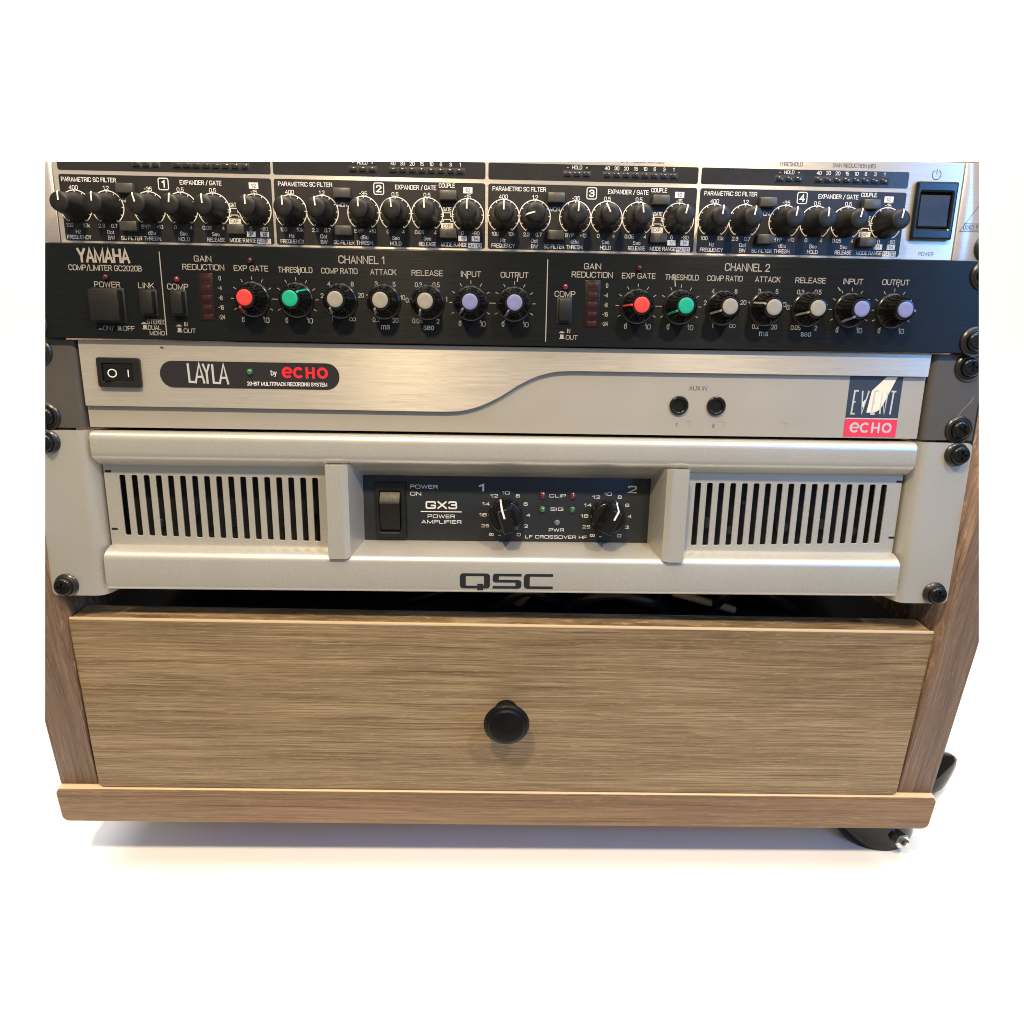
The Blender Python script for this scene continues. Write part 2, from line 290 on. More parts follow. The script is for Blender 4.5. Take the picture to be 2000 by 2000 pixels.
# ---- flat print: letters, arcs and strokes gathered into one mesh per legend
def _arc(cx, cy, rx, ry, a0, a1, n=6): return [(cx+rx*math.cos(math.radians(a0+(a1-a0)*i/n)), cy+ry*math.sin(math.radians(a0+(a1-a0)*i/n))) for i in range(n+1)]
def glyph(c, k, asp):
    """centre lines of one character in a box one cap-height tall; k = corner radius; asp = how much wider than tall units are"""
    w = .6; X = 1/asp                                  # x radius that keeps corners round after scaling
    def R(dx, dy): return min(k*X, dx), min(k, dy)
    def full(x0, x1, y0, y1):
        rx, ry = R((x1-x0)/2, (y1-y0)/2)
        return _arc(x1-rx, y1-ry, rx, ry, 0, 90)+_arc(x0+rx, y1-ry, rx, ry, 90, 180)+_arc(x0+rx, y0+ry, rx, ry, 180, 270)+_arc(x1-rx, y0+ry, rx, ry, 270, 360)
    def bowl(x0, x1, y0, y1):
        rx, ry = R(x1-x0, (y1-y0)/2)
        return [(x0, y1)]+_arc(x1-rx, y1-ry, rx, ry, 90, 0)+_arc(x1-rx, y0+ry, rx, ry, 0, -90)+[(x0, y0)]
    def cee(x0, x1, y0, y1, g=.22):
        rx, ry = R((x1-x0)/2, (y1-y0)/2); h = y1-y0
        top = _arc(x1-rx, y1-ry, rx, ry, 0, 90) if ry <= g*h*1.6 or True else []
        e = max(y1-g*h, y1-ry) if y1-g*h > y1-ry else y1-g*h
        return [(x1, y1-g*h)]*(g*h > ry)+top+_arc(x0+rx, y1-ry, rx, ry, 90, 180)+_arc(x0+rx, y0+ry, rx, ry, 180, 270)+_arc(x1-rx, y0+ry, rx, ry, 270, 360)+[(x1, y0+g*h)]*(g*h > ry)
    def ess(x0, x1, y0, y1, m=.52):
        h = y1-y0; ym = y0+h*m; rx, ry = R((x1-x0)/2, (y1-ym)/2); rx2, ry2 = R((x1-x0)/2, (ym-y0)/2)
        return _arc(x1-rx, y1-ry, rx, ry, 10, 90)+_arc(x0+rx, y1-ry, rx, ry, 90, 180)+_arc(x0+rx, ym+ry, rx, ry, 180, 270)+_arc(x1-rx2, ym-ry2, rx2, ry2, 90, 0)+_arc(x1-rx2, y0+ry2, rx2, ry2, 0, -90)+_arc(x0+rx2, y0+ry2, rx2, ry2, 270, 190)
    rx, ry = R(.3, .25)
    G = {
     'A': lambda: (w, [[(0, 0), (.3, 1), (.6, 0)], [(.1, .3), (.5, .3)]]),
     'B': lambda: (w, [[(0, 0), (0, 1)], bowl(0, .53, .53, 1), bowl(0, w, 0, .53)]),
     'C': lambda: (w, [cee(0, w, 0, 1)]), 'D': lambda: (w, [[(0, 0), (0, 1)], bowl(0, w, 0, 1)]),
     'E': lambda: (.5, [[(.5, 1), (0, 1), (0, 0), (.5, 0)], [(0, .52), (.45, .52)]]), 'F': lambda: (.48, [[(.48, 1), (0, 1), (0, 0)], [(0, .5), (.43, .5)]]),
     'G': lambda: (.62, [cee(0, .62, 0, 1)+[(.62, .43), (.36, .43)]]),
     'H': lambda: (w, [[(0, 0), (0, 1)], [(w, 0), (w, 1)], [(0, .52), (w, .52)]]), 'I': lambda: (0, [[(0, 0), (0, 1)]]),
     'J': lambda: (.45, [[(.45, 1)]+_arc(.45-rx, ry, rx, ry, 0, -90)+_arc(rx, ry, rx, ry, 270, 180)]),
     'K': lambda: (.58, [[(0, 0), (0, 1)], [(.56, 1), (.02, .38)], [(.2, .58), (.58, 0)]]), 'L': lambda: (.48, [[(0, 1), (0, 0), (.48, 0)]]),
     'M': lambda: (.74, [[(0, 0), (0, 1), (.37, .05), (.74, 1), (.74, 0)]]), 'N': lambda: (w, [[(0, 0), (0, 1), (w, 0), (w, 1)]]),
     'O': lambda: (.64, [full(0, .64, 0, 1), 'c']), 'P': lambda: (.57, [[(0, 0), (0, 1)], bowl(0, .57, .46, 1)]),
     'Q': lambda: (.64, [full(0, .64, 0, 1), 'c', [(.4, .22), (.66, -.04)]]),
     'R': lambda: (.58, [[(0, 0), (0, 1)], bowl(0, .56, .5, 1), [(.34, .5), (.58, 0)]]), 'S': lambda: (.57, [ess(0, .57, 0, 1)]),
     'T': lambda: (.58, [[(0, 1), (.58, 1)], [(.29, 1), (.29, 0)]]), 'U': lambda: (w, [[(0, 1)]+_arc(rx, ry, rx, ry, 180, 270)+_arc(w-rx, ry, rx, ry, 270, 360)+[(w, 1)]]),
     'V': lambda: (w, [[(0, 1), (.3, 0), (w, 1)]]), 'W': lambda: (.86, [[(0, 1), (.21, 0), (.43, .97), (.65, 0), (.86, 1)]]),
     'X': lambda: (.58, [[(0, 0), (.56, 1)], [(.02, 1), (.58, 0)]]), 'Y': lambda: (.6, [[(0, 1), (.3, .44), (.6, 1)], [(.3, .44), (.3, 0)]]),
     'Z': lambda: (.56, [[(0, 1), (.56, 1), (0, 0), (.56, 0)]]),
     '0': lambda: (.52, [full(0, .52, 0, 1), 'c']), '1': lambda: (.24, [[(.0, .78), (.22, 1), (.22, 0)]]),
     '2': lambda: (.52, [_arc(rx, 1-ry, rx, ry, 180, 90)+_arc(.52-rx, 1-ry, rx, ry, 90, 0)+[(.52, .62), (.0, .0), (.52, 0)]]),
     '3': lambda: (.52, [_arc(rx, 1-ry, rx, ry, 170, 90)+_arc(.5-rx, 1-ry, rx, ry, 90, 0)+[(.5, .6)], [(.2, .54)]+_arc(.52-rx, .54-ry, rx, ry, 90, 0)+_arc(.52-rx, ry, rx, ry, 0, -90)+_arc(rx, ry, rx, ry, 270, 190), [(.5, .62), (.4, .54)]]),
     '4': lambda: (.54, [[(.4, 0), (.4, 1), (0, .28), (.54, .28)]]),
     '5': lambda: (.52, [[(.48, 1), (.06, 1), (.02, .52), (.1, .58)]+_arc(.52-rx, .6-ry, rx, ry, 90, 0)+_arc(.52-rx, ry, rx, ry, 0, -90)+_arc(rx, ry, rx, ry, 270, 195)]),
     '6': lambda: (.52, [full(0, .52, 0, .6), 'c', [(0, .3)]+_arc(rx, 1-ry, rx, ry, 180, 90)+_arc(.52-rx, 1-ry, rx, ry, 90, 20)]),
     '8': lambda: (.52, [full(.02, .5, .53, 1), 'c', full(0, .52, 0, .53), 'c']), '7': lambda: (.5, [[(0, 1), (.5, 1), (.15, 0)]]),
     '-': lambda: (.3, [[(0, .47), (.3, .47)]]), '+': lambda: (.36, [[(0, .45), (.36, .45)], [(.18, .22), (.18, .68)]]), '.': lambda: (.06, [[(.03, 0), (.03, .10)]]),
     '/': lambda: (.4, [[(0, -.12), (.4, 1.08)]]), '(': lambda: (.14, [[(.14, 1.12), (0, .8), (0, .15), (.14, -.15)]]), ')': lambda: (.14, [[(0, 1.12), (.14, .8), (.14, .15), (0, -.15)]]),
     ':': lambda: (.0, [[(0, .1), (0, .24)], [(0, .6), (0, .74)]]),
     'b': lambda: (.48, [[(0, 0), (0, 1)], bowl(0, .48, 0, .7)]), 'c': lambda: (.44, [cee(0, .44, 0, .7)]), 'd': lambda: (.48, [[(.48, 0), (.48, 1)], [(.48-x, y) for x, y in bowl(0, .48, 0, .7)]]),
     'e': lambda: (.46, [[(0, .36), (.46, .36)]+_arc(.46-min(rx, .23), .7-min(ry, .3), min(rx, .23), min(ry, .3), 0, 90)+_arc(min(rx, .23), .7-min(ry, .3), min(rx, .23), min(ry, .3), 90, 180)+_arc(min(rx, .23), min(ry, .3), min(rx, .23), min(ry, .3), 180, 270)+_arc(.46-min(rx, .23), min(ry, .3), min(rx, .23), min(ry, .3), 270, 340)]),
     'k': lambda: (.44, [[(0, 0), (0, 1)], [(.42, .7), (.02, .27)], [(.15, .42), (.44, 0)]]),
     'm': lambda: (.72, [[(0, 0), (0, .7)], [(0, .5)]+_arc(.18, .52, .18, .18, 180, 0)+[(.36, 0)], [(.36, .5)]+_arc(.54, .52, .18, .18, 180, 0)+[(.72, 0)]]),
     's': lambda: (.42, [ess(0, .42, 0, .7)]), 't': lambda: (.26, [[(.08, .95), (.08, .0), (.26, 0)], [(0, .7), (.26, .7)]]),
     'u': lambda: (.44, [[(0, .7)]+_arc(.2, .2, .2, .2, 180, 270)+[(.44, .06)], [(.44, .7), (.44, 0)]]), 'y': lambda: (.46, [[(0, .7), (.23, .02)], [(.46, .7), (.16, -.26), (.04, -.26)]]),
     'z': lambda: (.42, [[(0, .7), (.42, .7), (0, 0), (.42, 0)]]),
    }
    return G[c]()
class Print:
    def __init__(s, y): s.v, s.f, s.y = [], [], y
    def text(s, t, x, z, h, w=None, align='c', bold=.0, squeeze=.86, k=.26, lift=0., wt=None):
        """centre (or left edge) at x, middle of the capitals at z, capitals h high, w wide"""
        wt = wt or h*(.125+bold*2.2); gap = .20; H = h-wt*.9
        def lay(asp):
            cur = 0; out = []
            for ch in t:
                if ch == ' ': cur += .34; continue
                gw, st = glyph(ch, k, asp); out.append((cur, st)); cur += gw+gap
            return cur-gap, out
        W, out = lay(1)
        sx = (w-wt)/W if w else H*squeeze
        W, out = lay(sx/H)
        ox = x-(W*sx)/2 if align == 'c' else x+wt/2; n = 0
        for cur, st in out:
            for i, pl in enumerate(st):
                if pl == 'c': continue
                cl = i+1 < len(st) and st[i+1] == 'c'; P = []
                for a, b in pl:
                    q = (ox+(cur+a)*sx, z-H/2+b*H)
                    if not P or (abs(P[-1][0]-q[0])+abs(P[-1][1]-q[1])) > .004: P.append(q)
                if cl and abs(P[0][0]-P[-1][0])+abs(P[0][1]-P[-1][1]) < .004: P.pop()
                e = wt*.45
                if not cl and len(P) > 1:      # square ends
                    a, b = Vector(P[0]), Vector(P[1]); P[0] = tuple(a+(a-b).normalized()*e); a, b = Vector(P[-1]), Vector(P[-2]); P[-1] = tuple(a+(a-b).normalized()*e)
                s.stroke(P, wt, cl, lift+.004*(i % 4))
    def poly(s, pts, lift=0.):
        n = len(s.v); s.v += [(x, s.y-lift, z) for x, z in pts]; s.f.append(tuple(range(n, n+len(pts))))
    def rect(s, x0, x1, z0, z1, lift=0.): s.poly([(x0, z0), (x1, z0), (x1, z1), (x0, z1)], lift)
    def stroke(s, pts, w, closed=False, lift=0., w2=None):
        P = [Vector(p) for p in pts]; N = len(P); L = []
        for i, p in enumerate(P):
            a = P[i-1] if (i > 0 or closed) else None; b = P[(i+1) % N] if (i < N-1 or closed) else None
            d1 = (p-a).normalized() if a is not None else None; d2 = (b-p).normalized() if b is not None else None
            if d1 is None: d1 = d2
            if d2 is None: d2 = d1
            t = (d1+d2); t = t.normalized() if t.length > 1e-4 else d1
            nrm = Vector((-t.y, t.x)); c = max(.45, nrm.dot(Vector((-d1.y, d1.x))))
            ww = w if w2 is None else w+(w2-w)*i/(N-1)
            L.append((p+nrm*ww/2/c, p-nrm*ww/2/c))
        n = len(s.v)
        for a, b in L: s.v += [(a.x, s.y-lift, a.y), (b.x, s.y-lift, b.y)]
        for i in range(N if closed else N-1):
            j = (i+1) % N; s.f.append((n+2*i, n+2*i+1, n+2*j+1, n+2*j))
    def ring(s, cx, cz, r, w, a0=0, a1=360, n=40, lift=0., sx=1.):
        """angles clockwise from 12 o'clock"""
        full = abs(a1-a0) >= 359.9; k = n if full else n+1
        pts = [(cx+sx*r*math.sin(math.radians(a0+(a1-a0)*i/n)), cz+r*math.cos(math.radians(a0+(a1-a0)*i/n))) for i in range(k)]
        s.stroke(pts, w, full, lift)
    def tick(s, cx, cz, r0, r1, a, w):
        a = math.radians(a); s.stroke([(cx+r0*math.sin(a), cz+r0*math.cos(a)), (cx+r1*math.sin(a), cz+r1*math.cos(a))], w)
    def build(s, name, mat, parent, label=None):
        me = mesh_from(s.v, s.f, mat); bm = bmesh.new(); bm.from_mesh(me)
        for f in bm.faces: f.normal_update()
        for f in bm.faces:
            if f.normal.y > 0: f.normal_flip()
        bm.to_mesh(me); bm.free()
        o = link(name, me, parent)
        if label: o['label'] = label
        return o
def thing(name, label, cat, mat4=None, group=None):
    o = bpy.data.objects.new(name, None); COL.objects.link(o); o.empty_display_size = .02
    if mat4 is not None: o.matrix_world = mat4
    o['label'] = label; o['category'] = cat
    if group: o['group'] = group
    return o
def gear_thing(name, label, cat, z0, group):
    return thing(name, label, cat, GEAR @ Matrix.Translation((0, 0, z0*S)), group)
def dup(o, parent, loc=None):
    c = o.copy(); COL.objects.link(c); c.parent = parent
    if loc: c.location = [v*S for v in loc]
    for ch in list(o.children):
        d = ch.copy(); COL.objects.link(d); d.parent = c
    return c

# ------------------------------------------------------------------ setting: white sweep
def build_sweep():
    prof = [(-128, -196)]; R = 260
    for i in range(0, 11):
        a = math.radians(90*i/10); prof.append((760-R+R*math.sin(a), -196+R*(1-math.cos(a))))
    prof.append((760, 1150))
    vs = [(x, y, z) for x in (-1500, 1500) for y, z in prof]; n = len(prof)
    me = mesh_from(vs, [(i, n+i, n+i+1, i+1) for i in range(n-1)], 'floor', 60)
    bm = bmesh.new(); bm.from_mesh(me)
    for f in bm.faces:
        if f.normal.z < -.01 or (abs(f.normal.z) < .01 and f.normal.y > 0): f.normal_flip()
    bm.to_mesh(me); bm.free()
    o = link('floor', me); o['kind'] = 'structure'; return o
build_sweep()

# ------------------------------------------------------------------ cabinet (world axes, a hair out of level)
ROLL = math.radians(.53)
CABM = Matrix.Translation((0, 0, -130.3*S)) @ Matrix.Rotation(ROLL, 4, 'Y')
cab = thing('rack_cabinet', 'wood laminate rack cabinet on black casters holding all the equipment', 'cabinet', CABM)
# local z = 0 is the top of the base board
base = link('base_board', plate(rrect(-266.2, 266.6, -24.5, 0, 4, 6), [], 13, 330, 'oak_base', .7), cab)
def edge_highlight_band():
    me = rbox(-265, 265.4, 13.6, 22, -.2, .25, 'edge', .1)
    return link('edge_highlight_band', me, base)
edge_highlight_band()
def side_panel(sx):
    xi, xo = (-242.6, -264.9) if sx < 0 else (243.6, 265.4)
    x0, x1 = min(xi, xo), max(xi, xo)
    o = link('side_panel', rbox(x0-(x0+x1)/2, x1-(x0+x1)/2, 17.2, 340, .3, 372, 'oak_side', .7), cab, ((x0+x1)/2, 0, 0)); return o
side_panel(-1); side_panel(1)
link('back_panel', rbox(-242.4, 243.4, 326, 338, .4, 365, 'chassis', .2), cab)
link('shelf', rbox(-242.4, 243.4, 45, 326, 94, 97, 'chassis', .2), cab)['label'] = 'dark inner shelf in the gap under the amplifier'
for sx in (-1, 1):
    r = link('rack_rail', rbox(-9, 9, 0, 3, 5, 240, 'chassis', .2), cab)
    r.matrix_local = Matrix.Translation((sx*233.2*S, 20.5*S, 128*S)) @ Matrix.Rotation(PHI, 4, 'X')
# drawer: a front board leaning back a little, a box behind it, a turned knob
DRM = Matrix.Translation((.3*S, 14.6*S, .9*S)) @ Matrix.Rotation(math.radians(-3.5), 4, 'X')
dr = link('drawer', plate(rrect(-241.2, 241.4, 0, 111.6, 3.2, 5), [], 0, 16.5, 'oak', .7), cab); dr.matrix_local = DRM
link('edge_highlight_band', rbox(-240.4, 240.6, -.12, 1.3, 110.35, 111.65, 'edge', .2), dr)  # pale edging strip; its colour paints the bright highlight along the drawer top
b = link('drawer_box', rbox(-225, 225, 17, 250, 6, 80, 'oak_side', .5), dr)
kn = link('drawer_knob', lathe([(6.6, -.5), (6.6, 1), (6.3, 2.4), (5.4, 4), (5.0, 6), (5.2, 8.2), (6.8, 10), (10.2, 11.4), (12.4, 12.8), (12.9, 13.8), (12.8, 14.7), (12.2, 15.5), (11.1, 16.1), (10.7, 16.2), (10.4, 16.9), (9.9, 17.5), (9.0, 17.75), (4, 17.9)], 'knob_metal', 56, smooth=50), dr, (.4, -.1, 57.0))
# casters
def caster(x, y, ang, z_floor):
    hood = []
    prof = [(3, 33), (8, 32.5), (13, 30), (16.5, 25.5), (19, 18.5), (20.6, 12), (21.3, 6), (21, 1.5), (19.6, 1.2), (19.4, 6)]
    n = 36; vs, fs = [], []
    for r, z in prof:
        for i in range(n):
            a = 2*math.pi*i/n; c, s_ = math.cos(a), math.sin(a)
            k = 1+.95*max(0, c)**3*min(1, z/30)                     # the fork end of the hood is drawn out
            vs.append((r*k*c, r*.86*s_, z+(3.0*max(0, -c) if z < 8 else 0)))
    for k in range(len(prof)-1):
        for i in range(n):
            j = (i+1) % n; fs.append((k*n+i, k*n+j, (k+1)*n+j, (k+1)*n+i))
    fs.append(tuple(range(n))[::-1])
    o = link('caster', mesh_from(vs, fs, 'caster', 60), cab)
    w2 = lathe([(9, -8), (11.5, -8), (13.2, -6), (13.6, -3), (13.6, 3), (13.2, 6), (11.5, 8), (5, 8)], 'tyre', 40)
    wh = link('wheel', w2, o, (3, 0, 13.8))
    pl = link('mounting_plate', rbox(-22, 22, -12, 12, 33.3, 35.6, 'caster', .4), o)
    st = link('swivel_stem', rbox(-6, 6, -6, 6, 33.4, 45, 'steel', 2.5, 3), o)
    nut = lathe([(5.0, -3), (5.0, 1.6), (4.2, 2.4), (2.7, 2.5), (2.7, 5.2), (1.9, 5.9)], 'steel', 6, smooth=20)
    return o, nut
zf = (-196+130.3)
ca, nut = caster(0, 0, 0, zf)
ca.matrix_local = Matrix.Translation((260*S, 50*S, (zf+1)*S)) @ Matrix.Rotation(math.radians(188), 4, 'Z') @ Matrix.Diagonal((1.15, 1, 1, 1))
nt = link('axle_nut', nut, ca); nt.matrix_local = Matrix.Rotation(math.radians(172+5), 4, 'Z').inverted() @ Matrix.Translation((0, 0, 0))
nt.matrix_local = Matrix.Rotation(math.radians(-188), 4, 'Z') @ Matrix.Translation((5*S, -19.6*S, 12.5*S)) @ Matrix.Rotation(math.radians(14), 4, 'Z') @ Matrix.Rotation(math.radians(-14), 4, 'X')
cb = dup(ca, cab); cb.matrix_local = Matrix.Translation((309*S, 92*S, (zf+12)*S)) @ Matrix.Rotation(math.radians(6), 4, 'Z') @ Matrix.Diagonal((1, 1, .62, 1))
link('caster_arm', rbox(225, 268, 84, 100, -33, -24.6, 'caster', 1.5), cab)
for c in list(cb.children):
    if c.name.split('.')[0] in ('mounting_plate', 'swivel_stem'): bpy.data.objects.remove(c)
cc = dup(ca, cab); cc.matrix_local = Matrix.Translation((-215*S, 290*S, zf*S)) @ Matrix.Rotation(math.radians(150), 4, 'Z')
ce = dup(ca, cab); ce.matrix_local = Matrix.Translation((-214*S, 120*S, zf*S)) @ Matrix.Rotation(math.radians(150), 4, 'Z')

# ------------------------------------------------------------------ rack screws
def make_screw(parent, x, z, cup_r, cup_h, y=0, rot=0):
    o = link('rack_screw', lathe([(3, 0), (cup_r, 0), (cup_r, .7), (cup_r-.35, 1.1), (cup_r-1.0, 1.5), (cup_r-1.25, cup_h-.4), (cup_r-1.5, cup_h), (5.2, cup_h+.05), (5.15, cup_h-.3), (1, cup_h-.3)], 'washer', 44), parent, (x, y, z))
    rg = []
    cr = []
    a, b_ = 2.5, .55
    for p in [(b_, a), (b_, b_), (a, b_), (a, -b_), (b_, -b_), (b_, -a), (-b_, -a), (-b_, -b_), (-a, -b_), (-a, b_), (-b_, b_), (-b_, a)]:
        c, s_ = math.cos(rot), math.sin(rot); cr.append((p[0]*c-p[1]*s_, p[0]*s_+p[1]*c))
    h = cup_h
    hd = link('screw_head', lathe([(4.75, h-.3), (4.75, h+.9), (4.5, h+1.5), (4.0, h+1.95), (3.5, h+2.15), (3.3, h+2.16)], 'screw', 36, smooth=50), o)
    me = hd.data; bm = bmesh.new(); bm.from_mesh(me)
    f = max((f for f in bm.faces if len(f.verts) > 8), key=lambda f: -f.calc_center_median().y); bmesh.ops.delete(bm, geom=[f], context='FACES_ONLY')
    bm.to_mesh(me); bm.free()
    link('cross_recess', plate(circle(0, 0, 3.32, 36), [cr], -(h+2.16), .9, 'screw', 0, 0), o)
    link('recess_floor', mesh_from([(-3, -(h+1.3), -3), (3, -(h+1.3), -3), (3, -(h+1.3), 3), (-3, -(h+1.3), 3)], [(0, 1, 2, 3)], 'screw'), o)
    return o

# ------------------------------------------------------------------ 1: four channel gate, silver with black windows
g1 = gear_thing('noise_gate', 'silver four channel rack gate with rows of black knobs, topmost unit in the rack', 'noise gate', 177.9, 'rack units stacked in the cabinet')
Z = 177.9
def Lz(pts): return [(x, z-Z) for x, z in pts]
win_holes = []
link('faceplate', plate(rrect(-214.6, 215.3, .05, 44.2, .2, 1), [], 0, 2.5, 'alu', .25), g1)
link('rack_ear', rbox(-241.3, -215.1, .1, 3, .05, 44.2, 'alu_end', .25), g1)
link('rack_ear', rbox(215.8, 241.3, .1, 3, .05, 44.2, 'alu_end', .25), g1)
link('chassis', rbox(-214, 214, 2.6, 190, .8, 43.2, 'chassis', .2), g1)
knob_me = lathe([(6.55, .25), (6.55, .9), (6.2, 1.5), (5.75, 2.4), (5.35, 4.5), (4.75, 10.5), (4.45, 12.7), (4.2, 13.3), (3.7, 13.6), (2, 13.65)], 'knob', 48, 1, .012, 30)
def make_gate_knob(parent, x, z):
    k = link('knob', knob_me, parent, (x, -.1, z))
    link('pointer', mesh_from([(-.33, -13.78, .5), (.33, -13.78, .5), (.33, -13.78, 3.75), (-.33, -13.78, 3.75), (.33, -13.2, 4.62), (-.33, -13.2, 4.62), (.33, -10.6, 4.98), (-.33, -10.6, 4.98)],
        [(0, 1, 2, 3), (3, 2, 4, 5), (5, 4, 6, 7)], 'pointer'), k)
    return k
k0 = make_gate_knob(g1, 0, 0); first_knob = True
DX = (7.4, 22.3, 41.7, 56.8, 71.9, 91.3)
ANG = ((0, 1, -14, 7, -3, -1), (-2, -6, 0, -4, -3, 1), (0, 254, 3, -27, -7, 13), (7, 9, 8, 1, 9, 9))
btn_me = rbox(-4.2, 4.2, -3.4, 0, -2.25, 2.25, 'button', .45, 2, .15)
btn_in = rbox(-4.2, 4.2, -2.0, 0, -2.25, 2.25, 'button', .45, 2, .15)
led_me = rbox(-1.45, 1.45, -.55, .2, -.9, .9, 'led_dark', .25, 2)
seat_names = 0
for ch in range(4):
    X0 = (-213.1, -112.4, -11.5, 89.5)[ch]
    wl = X0+(.9 if ch == 0 else 0)
    cp = link('channel_panel', plate(rrect(wl, X0+99.5, 1.2, 30.4, 1.1), [], -.12, .25, 'gate_black'), g1)
    mw = link('meter_window', plate(rrect(wl, X0+99.5, 32.25, 39.5, .9), [], -.12, .25, 'window'), g1)
    fr = Print(-.2); pr = Print(-.2); inv = Print(-.26)
    for i, dx in enumerate(DX):
        if first_knob: k = k0; first_knob = False
        else: k = dup(k0, g1)
        k.location = ((X0+dx)*S, -.1*S, (194.0-Z)*S); k.rotation_euler = (0, math.radians(ANG[ch][i]), 0)
        cx, cz = X0+dx, 194.0-Z
        fr.ring(cx, cz, 7.45, .42, -147, 147, 44)
        for t in range(-5, 6):
            a = t*29.4; fr.tick(cx, cz, 5.9 if abs(t) != 5 else 5.7, 7.25, a, .38)
    T = pr.text
    T('PARAMETRIC SC FILTER', X0+14.7, 206.1-Z, 1.95, 25.4, bold=.004)
    T('EXPANDER / GATE', X0+66.6, 205.8-Z, 2.0, 19.4, bold=.004)
    for s_, dx in (('400', 7.2), ('1.2', 22.3), ('-35', 41.8), ('0.5', 56.8), ('0.5', 71.9)): T(s_, X0+dx, 202.6-Z, 1.85, bold=.0, squeeze=1.22)
    T('-15', X0+91.2, 202.3-Z, 1.8, bold=.0, squeeze=1.22)
    for s_, dx in (('100', 3.5), ('10k', 11.3), ('2.3', 18.5), ('0.7', 24.4), ('BYP', 39.3), ('+10', 45.8), ('0', 53.1), ('4', 60.5), ('0.05', 68.1), ('4', 75.7), ('0', 88.7), ('-80', 95.1)):
        T(s_, X0+dx, 185.95-Z, 1.75, bold=0, squeeze=1.2)
    for s_, dx in (('Hz', 7.3), ('Oct', 22.4), ('dBu', 41.8), ('Sec', 56.8), ('Sec', 71.9)): T(s_, X0+dx, 183.15-Z, 1.75, bold=.0, squeeze=1.15)
    for s_, dx, ww in (('FREQUENCY', 7.4, 11.2), ('BW', 22.5, 3.2), ('SC FILTER', 32.0, 9.9), ('THRESH.', 41.9, 8.2), ('HOLD', 56.8, 5.2), ('RELEASE', 71.9, 8.2), ('MODE RANGE', 84.7, 12.6)):
        T(s_, X0+dx, 180.65-Z, 1.8, ww, bold=.0)
    T('MON.', X0+32.0, 197.5-Z, 1.9, 5.2)
    if ch: T('COUPLE', X0+81.3, 206.9-Z, 1.9, 7.6, bold=.008)
    T('GATE', X0+81.4, 196.4-Z, 1.8, 4.1)
    # push switch symbols: out and in
    fr.stroke([(X0+78.2, 193.2-Z), (X0+79.7, 193.2-Z), (X0+79.7, 194.9-Z), (X0+83.1, 194.9-Z), (X0+83.1, 193.2-Z), (X0+84.6, 193.2-Z)], .32)
    fr.stroke([(X0+78.2, 191.1-Z), (X0+79.7, 191.1-Z), (X0+79.7, 191.9-Z), (X0+83.1, 191.9-Z), (X0+83.1, 191.1-Z), (X0+84.6, 191.1-Z)], .3)
    fr.rect(X0+78.6, X0+84.3, 187.9-Z, 190.3-Z)
    fr.rect(X0+89.0, X0+93.4, 203.7-Z, 206.4-Z); fr.rect(X0+86.7, X0+90.8, 182.3-Z, 184.7-Z); fr.rect(X0+93.1, X0+97.1, 182.3-Z, 184.7-Z)
    fr.rect(X0+91.4, X0+97.9, 179.2-Z, 181.6-Z)
    for s_, x, z, h in (('EXP.', 81.4, 189.1, 1.6), ('1:2', 91.2, 205.05, 1.6), ('1:1', 88.75, 183.5, 1.5), ('1:4', 95.1, 183.5, 1.5), ('RATIO', 94.65, 180.4, 1.65)):
        inv.text(s_, X0+x, z-Z, h*1.08, squeeze=1.1)
    fr.stroke(rrect(X0+46.9, X0+51.5, 202.4-Z, 207.4-Z, .8, 3), .42, True)
    T(str(ch+1), X0+49.2, 204.9-Z, 3.2, 2.6 if ch else 1.5, bold=.03)
    pr.build('lettering', 'white_print', cp); fr.build('dial_scale', 'white_print', cp); inv.build('boxed_lettering', 'dark_print', cp)
    # meter window: sunk rows of lamps
    for n0, n1, stp in ((37.4, 46.4, 4.45), (56.1, 87.7, 4.5)):
        link('lamp_row', rbox(X0+n0-2.2, X0+n1+2.2, -.2, .1, 211.4-Z, 214.7-Z, 'hole', .05), mw)
        q = X0+n0
        while q < X0+n1+.5:
            link('indicator_lamp', led_me, mw, (q, -.22, 213.1-Z)); q += stp
    mp = Print(-.2)
    for s_, dx in (('-', 37.4), ('HOLD', 41.8), ('+', 46.4)): mp.text(s_, X0+dx, 216.1-Z, 1.6, squeeze=1.1)
    for i, s_ in enumerate(('40', '30', '20', '15', '10', '6', '3', '1')): mp.text(s_, X0+56.1+4.5*i, 216.1-Z, 1.65, squeeze=1.15)
    mp.build('meter_lettering', 'white_print', mw)
    up = Print(-.06); up.text('THRESHOLD', X0+42.3, 219.75-Z, 1.8, 11.2); up.text('GAIN REDUCTION (dB)', X0+72.6, 219.65-Z, 1.8, 20.6)
    up.build('header_lettering', 'dark_print', g1)
    for (dx, z, inn) in ((31.9, 202.0, 0), (32.1, 185.4, 1), (81.7, 202.0, 0), (81.7, 185.1, 1)):
        if ch == 0 and dx > 80 and z > 200: continue
        link('push_button', btn_in if (inn and ch in (0, 2) and dx > 80) else btn_me, g1, (X0+dx+.3, -.1, z-Z+.3))
